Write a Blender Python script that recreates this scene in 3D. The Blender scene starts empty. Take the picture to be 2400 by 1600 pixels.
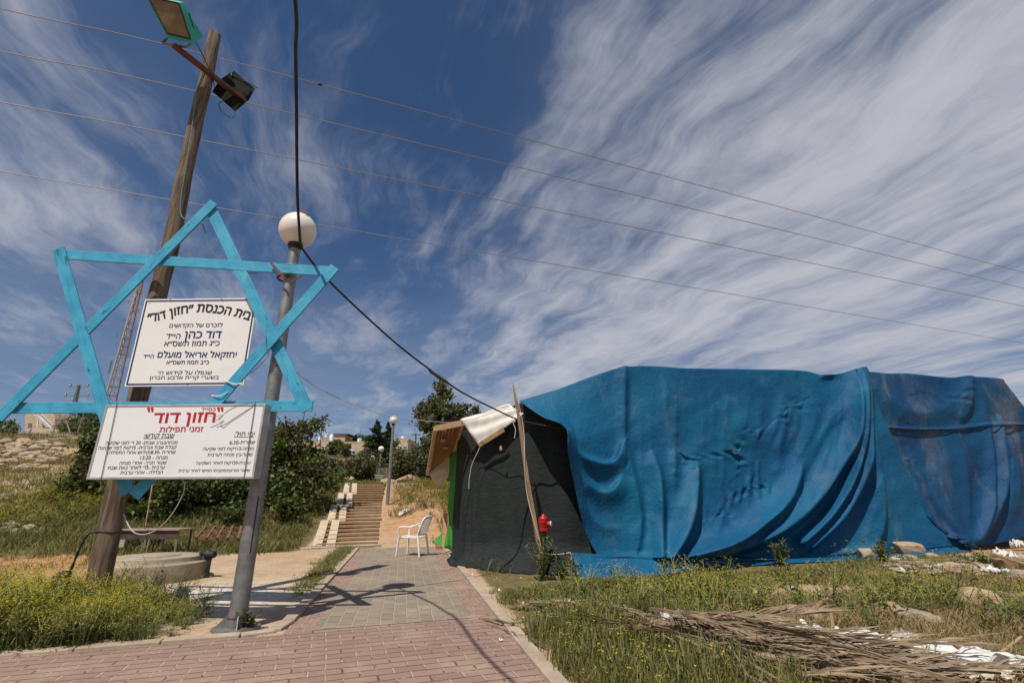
import bpy, math, random
import numpy as np
from mathutils import Vector, Matrix, noise as mnoise
R = math.radians
random.seed(7); rng = np.random.default_rng(7)
S = bpy.context.scene
COL = S.collection
# ------------------------------------------------------------------ camera
F_PX, PITCH, CAM_Z = 1133.0, R(18.0), 1.2
cam_d = bpy.data.cameras.new('camera'); cam = bpy.data.objects.new('camera', cam_d); COL.objects.link(cam)
cam_d.sensor_width = 36; cam_d.lens = F_PX/2400*36; cam_d.clip_start = .05; cam_d.clip_end = 6000
cam.location = (0, 0, CAM_Z); cam.rotation_euler = (R(90)+PITCH, 0, 0)
S.camera = cam
# ------------------------------------------------------------------ exposure, sun, sky
S.view_settings.view_transform = 'Standard'; S.view_settings.look = 'None'
S.view_settings.gamma = 1; S.view_settings.use_curve_mapping = False
S.view_settings.exposure = 0.04
SUN = Vector((-1.05, -2.36, 4.37)).normalized()
SUN_EL = math.asin(SUN.z); SUN_AZ = math.atan2(SUN.x, SUN.y)
sd = bpy.data.lights.new('sun', 'SUN'); so = bpy.data.objects.new('sun', sd); COL.objects.link(so)
sd.energy = 4.3; sd.angle = R(.45); sd.color = (1, .95, .87)
so.location = SUN*60; so.rotation_euler = (-SUN).to_track_quat('-Z', 'Y').to_euler()
W = bpy.data.worlds.new('World'); S.world = W; W.use_nodes = True

class NT:
    def __init__(s, tree): s.t = tree; s.n = tree.nodes; s.l = tree.links
    def node(s, typ, **kw):
        n = s.n.new(typ)
        for k, v in kw.items():
            if k.startswith('i_'): n.inputs[k[2:].replace('_', ' ')].default_value = v
            else: setattr(n, k, v)
        return n
    def put(s, sock, v):
        if isinstance(v, bpy.types.NodeSocket): s.l.new(v, sock)
        elif v is not None: sock.default_value = v
    def math(s, op, a, b=None, c=None, clamp=False):
        n = s.n.new('ShaderNodeMath'); n.operation = op; n.use_clamp = clamp
        s.put(n.inputs[0], a); s.put(n.inputs[1], b); s.put(n.inputs[2], c); return n.outputs[0]
    def mapr(s, v, a, b, c=0., d=1., smooth=True):
        n = s.n.new('ShaderNodeMapRange'); n.interpolation_type = 'SMOOTHSTEP' if smooth else 'LINEAR'
        s.put(n.inputs[0], v)
        for i, x in enumerate((a, b, c, d)): n.inputs[1+i].default_value = x
        return n.outputs[0]
    def mix(s, f, a, b, typ='RGBA', blend='MIX'):
        n = s.n.new('ShaderNodeMix'); n.data_type = typ; n.blend_type = blend
        k = 6 if typ == 'RGBA' else 2
        s.put(n.inputs[0], f); s.put(n.inputs[k], c4(a)); s.put(n.inputs[k+1], c4(b)); return n.outputs[2 if typ == 'RGBA' else 0]
    def noise(s, vec, scale, detail=4, rough=.55, dist=0., out='Fac'):
        n = s.n.new('ShaderNodeTexNoise'); s.put(n.inputs['Vector'], vec)
        n.inputs['Scale'].default_value = scale; n.inputs['Detail'].default_value = detail
        n.inputs['Roughness'].default_value = rough; n.inputs['Distortion'].default_value = dist
        return n.outputs[out]
    def comb(s, x, y, z=0.):
        n = s.n.new('ShaderNodeCombineXYZ'); s.put(n.inputs[0], x); s.put(n.inputs[1], y); s.put(n.inputs[2], z); return n.outputs[0]
    def ramp(s, f, stops):
        n = s.n.new('ShaderNodeValToRGB'); s.put(n.inputs[0], f); e = n.color_ramp.elements
        while len(e) < len(stops): e.new(.5)
        for x, (p, c) in zip(e, stops): x.position = p; x.color = c4(c)
        return n.outputs[0]
    def mapping(s, vec, scale=(1, 1, 1), rot=(0, 0, 0), loc=(0, 0, 0)):
        n = s.n.new('ShaderNodeMapping'); s.put(n.inputs[0], vec)
        n.inputs[1].default_value = loc; n.inputs[2].default_value = rot; n.inputs[3].default_value = scale
        return n.outputs[0]
def c4(c):
    return (*c, 1) if isinstance(c, tuple) and len(c) == 3 else c

w = NT(W.node_tree); w.n.clear()
sky = w.node('ShaderNodeTexSky'); sky.sky_type = 'NISHITA'; sky.sun_disc = False
sky.sun_elevation = SUN_EL; sky.sun_rotation = SUN_AZ; sky.altitude = 900; sky.air_density = .85; sky.dust_density = .6; sky.ozone_density = 2.2
tc = w.node('ShaderNodeTexCoord'); sx = w.node('ShaderNodeSeparateXYZ'); w.l.new(tc.outputs['Generated'], sx.inputs[0])
zc = w.math('MAXIMUM', sx.outputs[2], .03)
zz = w.math('ADD', zc, .05)
px = w.math('DIVIDE', sx.outputs[0], zz); py = w.math('DIVIDE', sx.outputs[1], zz)
# cirrus streaks run along AX on a high cloud plane
ax, ay = -.36, .933
ca = w.math('ADD', w.math('MULTIPLY', px, ax), w.math('MULTIPLY', py, ay))
cc = w.math('ADD', w.math('MULTIPLY', px, ay), w.math('MULTIPLY', py, -ax))
P0 = w.comb(px, py, 0.)
warp = w.math('SUBTRACT', w.noise(P0, 1.1, 3, .5), .5)
warp2 = w.math('SUBTRACT', w.noise(w.comb(w.math('MULTIPLY', cc, 2.2), w.math('MULTIPLY', ca, 1.1), 3.3), 2.2, 3, .55), .5)
c1 = w.math('ADD', cc, w.math('ADD', w.math('MULTIPLY', warp, .62), w.math('MULTIPLY', warp2, .10)))
big = w.noise(w.comb(w.math('MULTIPLY', c1, 1.1), w.math('MULTIPLY', ca, .45), 7.1), 1.3, 3, .5)
st1 = w.noise(w.comb(w.math('MULTIPLY', c1, 3.0), w.math('MULTIPLY', ca, .62), 1.7), 1.25, 7, .62)
fe = w.math('ADD', c1, w.math('MULTIPLY', ca, .16))
st2 = w.noise(w.comb(w.math('MULTIPLY', fe, 10.), w.math('MULTIPLY', ca, 1.5), 5.2), 1.4, 6, .7)
puff = w.noise(w.comb(w.math('MULTIPLY', px, 1.5), w.math('MULTIPLY', py, 1.5), 2.2), 1.6, 5, .6)
# where the cirrus lies across its own direction: thin left, a clear lane, then a broad bank
mr = w.node('ShaderNodeMapRange'); mr.inputs[1].default_value = -2.5; mr.inputs[2].default_value = 3.0
w.put(mr.inputs[0], w.math('ADD', cc, w.math('ADD', w.math('MULTIPLY', warp, .5), w.math('MULTIPLY', w.math('SUBTRACT', puff, .5), .35))))
lane = w.ramp(mr.outputs[0], [(0, (.66,)*3), (.27, (.60,)*3), (.36, (.50,)*3), (.415, (.34,)*3), (.475, (.29,)*3), (.565, (.62,)*3), (.70, (.88,)*3), (.86, (.80,)*3), (1, (.74,)*3)])
lane = w.math('MAXIMUM', lane, w.mapr(ca, 1.3, 2.6, 0., .62))
field = w.math('ADD', w.math('MULTIPLY', st1, .58), w.math('ADD', w.math('MULTIPLY', st2, .18), w.math('ADD', w.math('MULTIPLY', big, .26), w.math('MULTIPLY', puff, .26))))
dens = w.math('ADD', field, w.math('MULTIPLY', w.math('SUBTRACT', lane, .5), .50))
dens = w.math('SUBTRACT', dens, w.mapr(ca, 1.7, 3.6, 0., .10))
cloud = w.mapr(dens, .53, .93)
veil = w.math('MULTIPLY', w.mapr(lane, .3, .9), w.mapr(w.noise(P0, .9, 4, .6), .3, .75, .05, .30))
cloud = w.math('MAXIMUM', w.math('MULTIPLY', cloud, .95), veil)
tint = w.mix(1., sky.outputs[0], (.51, .655, .775), blend='MULTIPLY')
horizon = w.mapr(sx.outputs[2], .0, .5, 1., 0.)
skyc = w.mix(w.math('MULTIPLY', horizon, .5), tint, (1.75, 2.15, 2.95))
final = w.mix(cloud, skyc, (5.05, 5.1, 5.6))
bg = w.node('ShaderNodeBackground'); bg.inputs['Strength'].default_value = .1
out = w.node('ShaderNodeOutputWorld'); w.l.new(final, bg.inputs[0]); w.l.new(bg.outputs[0], out.inputs[0])

# ------------------------------------------------------------------ picture -> place helpers (2352 px wide view of the photograph)
K = 2400/2352.
def ray(u, v):
    x = (u*K-1200)/F_PX; y = (800-v*K)/F_PX
    return Vector((x, math.cos(PITCH)-y*math.sin(PITCH), math.sin(PITCH)+y*math.cos(PITCH)))
def at(u, v, D):
    d = ray(u, v); t = D/d.y
    return Vector((d.x*t, D, CAM_Z+d.z*t))
# ------------------------------------------------------------------ terrain height
def sst(a, b, x):
    t = np.clip((x-a)/(b-a), 0, 1); return t*t*(3-2*t)
_wv = [(rng.uniform(.5, 1)*f, rng.uniform(0, 6.28), rng.uniform(0, 6.28), 1/f**1.15) for f in (.5, .8, 1.3, 2.1, 3.4, 5.5, 9) for _ in range(3)]
def bumps(x, y):
    o = 0
    for f, a, p, am in _wv: o = o + am*np.sin((x*math.cos(a)+y*math.sin(a))*f+p)
    return o*.11
PE = (.978, .21); PN = (-.21, .978)
def rq(x, y): return x*PE[0]+y*PE[1], x*PN[0]+y*PN[1]
def xy(r, q): return r*PE[0]+q*PN[0], r*PE[1]+q*PN[1]
def on_paving(x, y, m=0.):
    r, q = rq(x, y)
    path = (r > -1.0-m) & (r < 1.05+m) & (q < 13.9+m)
    walk = (y < 5.05+.36*(x+2.35)+m) & (r < 1.05+m)
    return path | walk
def hz(x, y):
    x = np.asarray(x, float); y = np.asarray(y, float)
    r, q = rq(x, y)
    mid = np.interp(q, [0, 14.1, 22.9, 30, 42, 60, 95, 130, 200, 400], [0, 0, 1.77, 2.05, 2.6, 4.4, 8.2, 11.2, 14.5, 15])
    lef = np.interp(q, [0, 11.6, 14, 20, 30, 45, 62, 95, 130, 200, 400], [0, 0, .5, 1.9, 3.7, 5.8, 7.8, 10.2, 12.0, 14.5, 15])
    fo = np.clip(q-16, 0, 60); k = np.clip((-(r+3.0+fo*.22))/(6+fo*.30), 0, 1); k = k*k*(3-2*k)
    z = mid*(1-k)+lef*k
    z = z+.55*sst(-2.3, -4.5, r)*sst(14, 17, q)*(1-sst(24, 30, q))*(1-k)   # bank beside the stairs
    z = z+.30*sst(-.4, .5, r)*(1-sst(1.8, 3., r))*sst(14.4, 17, q)*(1-sst(20, 23, q))  # worn dirt mound
    z = z+.22*sst(3.5, 10, r)*sst(3, 8, q)+.12*sst(1.3, 2.6, r)*(1-sst(6.5, 8, q))
    far = sst(14, 26, q)
    n = bumps(x, y)
    off = ~on_paving(x, y, .12)
    z = z + n*np.where(off, .07+.25*far, .0)
    z = z + np.where(on_paving(x, y, .02), -.02, 0)
    return z
def gz(x, y): return float(hz(x, y))
def gnd(u, v, lift=0.):
    d = ray(u, v); t = 1.
    o = Vector((0, 0, CAM_Z))
    for i in range(4000):
        p = o+d*t
        if p.z <= gz(p.x, p.y)+lift: break
        t += .02+t*.002
    return o+d*t

# ------------------------------------------------------------------ object helpers
def tag(o, label=None, cat=None, group=None, kind=None):
    if label: o['label'] = label
    if cat: o['category'] = cat
    if group: o['group'] = group
    if kind: o['kind'] = kind
    return o
WLOC = {}
def empty(name, loc, label, cat, group=None):
    o = bpy.data.objects.new(name, None); COL.objects.link(o); o.location = loc; o.empty_display_size = .2
    WLOC[o.name] = Vector(loc); return tag(o, label, cat, group)
def obj_from(name, verts, faces, mats, parent=None, smooth=False, midx=None, origin=None):
    V = np.asarray(verts, float).reshape(-1, 3)
    if parent is not None: og = WLOC[parent.name]
    elif origin is not None: og = Vector(origin)
    else: og = Vector((V[:, 0].mean(), V[:, 1].mean(), V[:, 2].min()))
    V = V-np.array(og)
    me = bpy.data.meshes.new(name)
    if isinstance(faces, np.ndarray):
        n = len(faces); k = faces.shape[1]
        me.vertices.add(len(V)); me.vertices.foreach_set('co', V.ravel())
        me.loops.add(n*k); me.loops.foreach_set('vertex_index', faces.ravel().astype(np.int32))
        me.polygons.add(n); me.polygons.foreach_set('loop_start', np.arange(0, n*k, k, dtype=np.int32))
        me.update(calc_edges=True)
    else:
        me.from_pydata(V.tolist(), [], faces); me.update()
    for m in (mats if isinstance(mats, (list, tuple)) else [mats]): me.materials.append(m)
    if midx is not None: me.polygons.foreach_set('material_index', np.asarray(midx, np.int32))
    if smooth: me.polygons.foreach_set('use_smooth', np.ones(len(me.polygons), bool))
    me.validate()
    o = bpy.data.objects.new(name, me); COL.objects.link(o)
    if parent is not None: o.parent = parent; WLOC[o.name] = og
    else: o.location = og; WLOC[o.name] = og
    return o
def frame(d, up=(0, 0, 1)):
    d = Vector(d).normalized(); u = Vector(up)
    if abs(d.dot(u.normalized())) > .985: u = Vector((0, 1, 0)) if abs(d.y) < .9 else Vector((1, 0, 0))
    x = d.cross(u).normalized(); y = x.cross(d).normalized(); return x, y, d
class MB:
    def __init__(s): s.v = []; s.f = []
    def box(s, c, size, rot=None):
        b = len(s.v); c = Vector(c)
        for i in (-.5, .5):
            for j in (-.5, .5):
                for k in (-.5, .5):
                    p = Vector((i*size[0], j*size[1], k*size[2]))
                    if rot is not None: p = rot @ p
                    s.v.append(c+p)
        s.f += [tuple(b+i for i in q) for q in ((0, 1, 3, 2), (4, 6, 7, 5), (0, 4, 5, 1), (2, 3, 7, 6), (0, 2, 6, 4), (1, 5, 7, 3))]
        return s
    def beam(s, p0, p1, wd, th, up=(0, 0, 1), taper=1.):
        """wd across (horizontal when up is z), th along up"""
        x, y, d = frame(Vector(p1)-Vector(p0), up); b = len(s.v)
        for p, k in ((Vector(p0), 1.), (Vector(p1), taper)):
            for i, j in ((-1, -1), (1, -1), (1, 1), (-1, 1)): s.v.append(p+x*(i*wd/2*k)+y*(j*th/2*k))
        s.f += [(b+3, b+2, b+1, b), (b+4, b+5, b+6, b+7)]+[(b+i, b+(i+1) % 4, b+4+(i+1) % 4, b+4+i) for i in range(4)]
        return s
    def tube(s, pts, r, n=8, cap=True):
        pts = [Vector(p) for p in pts]; rr = r if isinstance(r, (list, tuple)) else [r]*len(pts)
        b = len(s.v); x = None
        for i, p in enumerate(pts):
            d = (pts[min(i+1, len(pts)-1)]-pts[max(i-1, 0)]).normalized()
            if x is None: x, y, _ = frame(d)
            else:
                x = (x-d*x.dot(d)).normalized()
            y = d.cross(x)
            for k in range(n):
                a = 2*math.pi*k/n; s.v.append(p+(x*math.cos(a)+y*math.sin(a))*rr[i])
        for i in range(len(pts)-1):
            for k in range(n):
                a = b+i*n+k; c = b+i*n+(k+1) % n; s.f.append((a, c, c+n, a+n))
        if cap:
            s.f.append(tuple(b+k for k in reversed(range(n)))); e = b+(len(pts)-1)*n; s.f.append(tuple(e+k for k in range(n)))
        return s
    def lathe(s, c, prof, n=24, axis=(0, 0, 1), cap=True):
        x, y, d = frame(axis); b = len(s.v); c = Vector(c)
        for (r, h) in prof:
            for k in range(n):
                a = 2*math.pi*k/n; s.v.append(c+d*h+(x*math.cos(a)+y*math.sin(a))*r)
        for i in range(len(prof)-1):
            for k in range(n):
                a = b+i*n+k; q = b+i*n+(k+1) % n; s.f.append((a, q, q+n, a+n))
        if cap:
            s.f.append(tuple(b+k for k in reversed(range(n)))); e = b+(len(prof)-1)*n; s.f.append(tuple(e+k for k in range(n)))
        return s
    def slab(s, poly, n, th):
        """flat polygon poly (list of Vector) with thickness th along n (extruded to the back)"""
        n = Vector(n).normalized(); b = len(s.v); k = len(poly)
        s.v += [Vector(p) for p in poly]+[Vector(p)-n*th for p in poly]
        s.f += [tuple(range(b, b+k)), tuple(range(b+2*k-1, b+k-1, -1))]+[(b+i, b+k+i, b+k+(i+1) % k, b+(i+1) % k) for i in range(k)]
        return s
    def build(s, name, mat, parent=None, smooth=False, bevel=0., origin=None):
        o = obj_from(name, [tuple(v) for v in s.v], s.f, mat, parent, smooth, origin=origin)
        if smooth and not bevel:
            me = o.data
            for e in ():
                pass
        if bevel:
            m = o.modifiers.new('bevel', 'BEVEL'); m.width = bevel; m.segments = 2; m.limit_method = 'ANGLE'; m.angle_limit = R(40)
        if smooth:
            sharp(o.data, 45)
        return o
def sharp(me, deg):
    try:
        me.set_sharp_from_angle(angle=R(deg))
    except Exception: pass
def sag(p0, p1, drop, n=16):
    p0, p1 = Vector(p0), Vector(p1); o = []
    for i in range(n+1):
        t = i/n; p = p0.lerp(p1, t); p.z -= drop*4*t*(1-t); o.append(p)
    return o
def smooth_pts(pts, n=6):
    pts = [Vector(p) for p in pts]; o = []
    for i in range(len(pts)-1):
        a, b, c, d = pts[max(i-1, 0)], pts[i], pts[i+1], pts[min(i+2, len(pts)-1)]
        for k in range(n):
            t = k/n; o.append(.5*((2*b)+(c-a)*t+(2*a-5*b+4*c-d)*t*t+(3*b-a-3*c+d)*t**3))
    o.append(pts[-1]); return o

# ------------------------------------------------------------------ materials
def mat(name, col, col2=None, rough=.7, scale=6., detail=5, bump=0., bscale=40., metal=0., spec=.35, stretch=(1, 1, 1), lo=.35, hi=.65, island=None, transl=0., coat=0., coord='Object'):
    m = bpy.data.materials.new(name); m.use_nodes = True; n = NT(m.node_tree); b = n.n['Principled BSDF']
    t = n.node('ShaderNodeTexCoord').outputs[coord]
    v = n.mapping(t, stretch)
    base = c4(col)
    if col2 is not None: base = n.mix(n.mapr(n.noise(v, scale, detail, .6), lo, hi), col, col2)
    if island:
        g = n.node('ShaderNodeNewGeometry').outputs['Random Per Island']
        base = n.mix(n.mapr(g, 0, 1, 0, 1, False), base, island)
    n.put(b.inputs['Base Color'], base)
    b.inputs['Roughness'].default_value = rough; b.inputs['Metallic'].default_value = metal
    b.inputs['Specular IOR Level'].default_value = spec; b.inputs['Coat Weight'].default_value = coat
    if bump:
        bm = n.node('ShaderNodeBump'); bm.inputs['Strength'].default_value = min(1, bump); bm.inputs['Distance'].default_value = .01*max(1, bump)
        n.l.new(n.noise(v, bscale, 5, .6), bm.inputs['Height']); n.l.new(bm.outputs[0], b.inputs['Normal'])
    if transl:
        tr = n.node('ShaderNodeBsdfTranslucent'); n.put(tr.inputs[0], base)
        mx = n.node('ShaderNodeMixShader'); mx.inputs[0].default_value = transl
        n.l.new(b.outputs[0], mx.inputs[1]); n.l.new(tr.outputs[0], mx.inputs[2]); n.l.new(mx.outputs[0], n.n['Material Output'].inputs[0])
    m['nt'] = 0
    return m
# ------------------------------------------------------------------ ground
def ground_mat():
    m = bpy.data.materials.new('soil'); m.use_nodes = True; n = NT(m.node_tree); b = n.n['Principled BSDF']
    p = n.node('ShaderNodeTexCoord').outputs['Object']
    at_ = n.node('ShaderNodeAttribute'); at_.attribute_name = 'zone'
    sp = n.node('ShaderNodeSeparateColor'); n.l.new(at_.outputs['Color'], sp.inputs[0])
    n1 = n.noise(p, .9, 6, .6); n2 = n.noise(p, 7., 6, .65); n3 = n.noise(p, 38., 4, .7)
    dirt = n.mix(n.mapr(n1, .35, .68), (.43, .285, .165), (.50, .375, .25))
    dirt = n.mix(n.mapr(n2, .45, .75, 0, .7), dirt, (.60, .49, .37))
    dirt = n.mix(n.mapr(n3, .52, .72, 0, .75), dirt, (.33, .205, .115))
    orange = n.mix(n.mapr(n2, .35, .7), (.40, .195, .085), (.47, .27, .13))
    c = n.mix(sp.outputs[1], dirt, orange)
    # chalky pale patch of spilt lime on the clearing
    vo = n.node('ShaderNodeTexVoronoi'); vo.inputs['Scale'].default_value = 26; n.l.new(p, vo.inputs['Vector'])
    peb = n.mapr(vo.outputs['Distance'], .10, .2, 1, 0)
    pc = n.mix(n.mapr(vo.outputs['Color'], .2, .8), (.30, .22, .15), (.66, .58, .48))
    c = n.mix(n.math('MULTIPLY', peb, n.mapr(n2, .42, .6)), c, pc)
    chalk = n.math('MULTIPLY', sp.outputs[2], n.mapr(n.math('ADD', n.math('MULTIPLY', n2, .6), n.math('MULTIPLY', n3, .4)), .40, .56))
    c = n.mix(chalk, c, (.66, .62, .56))
    grass = n.mix(n.mapr(n2, .3, .7), (.115, .095, .035), (.20, .155, .07))
    gm = n.mapr(n.math('ADD', sp.outputs[0], n.math('MULTIPLY', n.math('SUBTRACT', n2, .5), .9)), .35, .65)
    c = n.mix(gm, c, grass)
    n.put(b.inputs['Base Color'], c); b.inputs['Roughness'].default_value = .95; b.inputs['Specular IOR Level'].default_value = .15
    bm = n.node('ShaderNodeBump'); bm.inputs['Strength'].default_value = .75; bm.inputs['Distance'].default_value = .04
    hgt = n.math('ADD', n.math('MULTIPLY', n2, .6), n.math('ADD', n.math('MULTIPLY', n3, .35), n.math('MULTIPLY', peb, .1)))
    n.l.new(hgt, bm.inputs['Height']); n.l.new(bm.outputs[0], b.inputs['Normal'])
    return m
def axis_pts(segs):
    o = []
    for a, b_, st in segs: o += list(np.arange(a, b_, st))
    return np.array(o+[segs[-1][1]])
gx = axis_pts([(-900, -300, 60), (-300, -100, 10), (-100, -30, 2.), (-30, -9, .4), (-9, 12, .1), (12, 30, .5), (30, 100, 3), (100, 300, 10), (300, 900, 60)])
gy = axis_pts([(-60, -4, 4), (-4, 2, .5), (2, 16, .1), (16, 32, .25), (32, 70, .8), (70, 160, 2.5), (160, 420, 12), (420, 1500, 90)])
GX, GY = np.meshgrid(gx, gy); nx, ny = len(gx), len(gy)
GZ = hz(GX, GY)
idx = np.arange(nx*ny).reshape(ny, nx)
quads = np.stack([idx[:-1, :-1], idx[:-1, 1:], idx[1:, 1:], idx[1:, :-1]], -1).reshape(-1, 4)
ground = obj_from('ground', np.stack([GX, GY, GZ], -1), quads, ground_mat(), smooth=True, origin=(0, 0, 0)); tag(ground, kind='structure')
def grassy(x, y):
    """0 bare .. 1 grown over"""
    r, q = rq(x, y); nb = bumps(x*1.7+3, y*1.7)
    g = np.zeros_like(np.asarray(x, float))
    g = np.maximum(g, sst(1.1, 1.5, r)*(1-sst(10.6, 11.3, q))*.9)                                # field in front of the tarpaulin
    g = np.maximum(g, sst(12.0, 13.2, q-.10*(r+3)+nb*.8)*sst(-2.0, -2.6, r))                       # left slope
    g = np.maximum(g, sst(23, 25, q))
    g = np.maximum(g, sst(13.5, 16, q)*sst(1.3, 2.0, r))
    g = g*(1-.95*sst(6.8, 8.2, x)*sst(6.6, 7.6, y)*(1-sst(11, 12, y)))                             # rubble strip
    g = g*(1-.65*np.clip(sst(-8, -10, r)*sst(14.5, 16.5, q)*sst(-.12, .02, nb+.05), 0, 1))
    g = g*(1-.9*np.exp(-((x-3.6)**2/1.2+(y-6.6)**2/.25))-.0)
    return np.clip(g, 0, 1)
zr = grassy(GX, GY); r_, q_ = rq(GX, GY)
zg = np.maximum(sst(-3.8, -6.0, r_)*(1-sst(14, 18, q_)), .75*sst(-.9, -.3, r_)*sst(14, 15.5, q_)*(1-sst(22, 25, q_)))
zg = np.maximum(zg, .8*sst(6.5, 8, GX)*sst(6.5, 7.5, GY)*(GY < 13))
zb = np.exp(-((GX+3.75)**2/.7+(GY-6.7)**2/.7))*1.7
ca_ = ground.data.color_attributes.new('zone', 'FLOAT_COLOR', 'POINT')
ca_.data.foreach_set('color', np.stack([zr, zg, np.clip(zb, 0, 1), np.ones_like(zr)], -1).ravel())

# ------------------------------------------------------------------ paving
def paver_mat(name, ca, cb, ang, row, length, joint, cm, long_sand=.2, cross_sand=.8):
    """running bond; joints along the rows and across them fill with sand to different degrees"""
    m = bpy.data.materials.new(name); m.use_nodes = True; n = NT(m.node_tree); b = n.n['Principled BSDF']
    p = n.node('ShaderNodeTexCoord').outputs['Object']
    wob = n.noise(p, 3., 2, .5, out='Color')
    vm = n.node('ShaderNodeVectorMath', operation='SCALE'); n.l.new(wob, vm.inputs[0]); vm.inputs['Scale'].default_value = .022
    va = n.node('ShaderNodeVectorMath', operation='ADD'); n.l.new(p, va.inputs[0]); n.l.new(vm.outputs[0], va.inputs[1])
    v = n.mapping(va.outputs[0], rot=(0, 0, ang)); s = n.node('ShaderNodeSeparateXYZ'); n.l.new(v, s.inputs[0])
    ry = n.math('DIVIDE', s.outputs[1], row); ri = n.math('FLOOR', ry); fy = n.math('FRACT', ry)
    rx = n.math('ADD', n.math('DIVIDE', s.outputs[0], length), n.math('MULTIPLY', n.math('MODULO', ri, 2.), .5)); fx = n.math('FRACT', rx)
    dy = n.math('MULTIPLY', n.math('MINIMUM', fy, n.math('SUBTRACT', 1., fy)), row); dx = n.math('MULTIPLY', n.math('MINIMUM', fx, n.math('SUBTRACT', 1., fx)), length)
    jl = n.mapr(dy, joint*.35, joint*.8, 1, 0); jc_ = n.mapr(dx, joint*.35, joint*.8, 1, 0)
    wn = n.node('ShaderNodeTexWhiteNoise'); n.l.new(n.comb(ri, n.math('FLOOR', rx), 0.), wn.inputs['Vector'])
    n1 = n.noise(p, 6., 4, .65); grit = n.noise(p, 120., 3, .7); st = n.noise(p, 1.6, 6, .65)
    c = n.mix(wn.outputs['Value'], ca, cb)
    c = n.mix(n.mapr(grit, .35, .7, 0, .35), c, tuple(x*1.5 for x in cb))
    c = n.mix(n.mapr(st, .48, .74, 0, .5), c, (.47, .36, .25))
    dark = (.12, .075, .06)
    sl = n.mapr(n1, .62-long_sand*.35, .70-long_sand*.35); sc = n.mapr(n1, .62-cross_sand*.35, .70-cross_sand*.35)
    c = n.mix(n.math('MULTIPLY', jl, .85), c, n.mix(sl, dark, cm))
    c = n.mix(n.math('MULTIPLY', jc_, .9), c, n.mix(sc, dark, cm))
    c = n.mix(n.mapr(n.noise(p, 15., 2, .5), .71, .76, 0, .4), c, (.09, .07, .06))
    c = n.mix(n.mapr(n.noise(p, 42., 2, .5), .74, .77, 0, .7), c, (.55, .45, .33))
    n.put(b.inputs['Base Color'], c); b.inputs['Roughness'].default_value = .88; b.inputs['Specular IOR Level'].default_value = .22
    bm = n.node('ShaderNodeBump'); bm.inputs['Strength'].default_value = .8; bm.inputs['Distance'].default_value = .009
    h = n.math('ADD', n.math('SUBTRACT', n.math('MULTIPLY', grit, .35), n.math('MAXIMUM', jl, jc_)), n.math('MULTIPLY', wn.outputs['Value'], .4))
    n.l.new(h, bm.inputs['Height']); n.l.new(bm.outputs[0], b.inputs['Normal'])
    return m
PA = math.atan2(PE[1], PE[0])
red = paver_mat('red_pavers', (.235, .15, .12), (.295, .195, .155), -.345, .125, .235, .011, (.46, .35, .25), .10, .55)
redlong = paver_mat('red_border_pavers', (.245, .15, .12), (.305, .20, .155), -PA, .21, .105, .009, (.50, .38, .27), .35, .7)
grey = paver_mat('grey_pavers', (.215, .175, .13), (.275, .225, .17), math.pi/2-PA, .135, .26, .010, (.45, .36, .25), 1.0, .1)
def sheet(name, pts, m, z):
    return tag(obj_from(name, [(x, y, z) for x, y in pts], [tuple(range(len(pts)))], m, origin=(0, 0, z)), kind='structure')
walk_y = lambda x: 5.05+.36*(x+2.35)
corner = (-2.14, walk_y(-2.14))
sheet('pavement', [(-14, walk_y(-14)), (-14, -6), xy(1.05, -6), xy(1.05, 6.1), corner], red, 0.)
q0 = rq(*corner)[1]
sheet('footpath', [corner, xy(1.05, 6.1), xy(1.05, 13.9), xy(-.98, 13.9)], redlong, 0.0)
g0, g1 = rq(-2.02, 5.19), rq(-.43, 5.76)
sheet('footpath', [xy(-.76, g0[1]+.04), xy(.79, g1[1]), xy(.79, 13.6), xy(-.76, 13.6)], grey, .004)
kerb_m = mat('kerb_concrete', (.46, .37, .27), (.36, .28, .20), .9, 5, bump=.5, bscale=60)
def kerb(name, pts, wd, top, drop=.12):
    mb = MB(); Lm = .6
    for a, b in zip(pts[:-1], pts[1:]):
        a, b = Vector((*a, 0)), Vector((*b, 0)); L = (b-a).length; k = max(1, round(L/Lm))
        for i in range(k):
            p0, p1 = a.lerp(b, (i+.008)/k), a.lerp(b, (i+.992)/k); j = random.uniform(-.006, .006)
            mb.beam(p0+Vector((0, 0, top-drop/2+j)), p1+Vector((0, 0, top-drop/2+j+random.uniform(-.005, .005))), wd, drop)
    return tag(mb.build(name, kerb_m, bevel=.008), kind='structure')
kerb('kerb', [xy(1.11, -6), xy(1.11, 13.9)], .12, .035)
kerb('kerb', [(-14, walk_y(-14)+.05), (corner[0]-.35, walk_y(corner[0]-.35)+.05), (corner[0]-.12, corner[1]+.10), xy(-1.06, q0+.45), xy(-1.06, 13.9)], .12, .03)
# ------------------------------------------------------------------ shared materials
M_pole = mat('weathered_pole_wood', (.10, .07, .05), (.24, .18, .125), .9, 3., 6, .9, 30, stretch=(9, 9, .7), spec=.15)
M_star = mat('turquoise_paint', (.035, .29, .455), (.06, .38, .55), .6, 4., 6, .6, 25, spec=.4)
M_galv = mat('galvanised_steel', (.30, .29, .27), (.20, .20, .19), .5, 9., 5, .2, 60, metal=.55)
M_rust = mat('rusted_steel', (.17, .065, .035), (.10, .045, .03), .8, 12., 5, .5, 60)
M_globe = mat('opal_globe', (.80, .74, .64), (.62, .49, .32), .22, 2.2, 4, stretch=(1, 1, .4), lo=.52, hi=.85, spec=.5)
M_black = mat('black_rubber', (.012, .012, .012), (.03, .03, .03), .55, 9.)
M_white = mat('white_enamel', (.80, .775, .72), (.72, .69, .63), .4, 3., 5, lo=.5, hi=.9, spec=.4)
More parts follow.
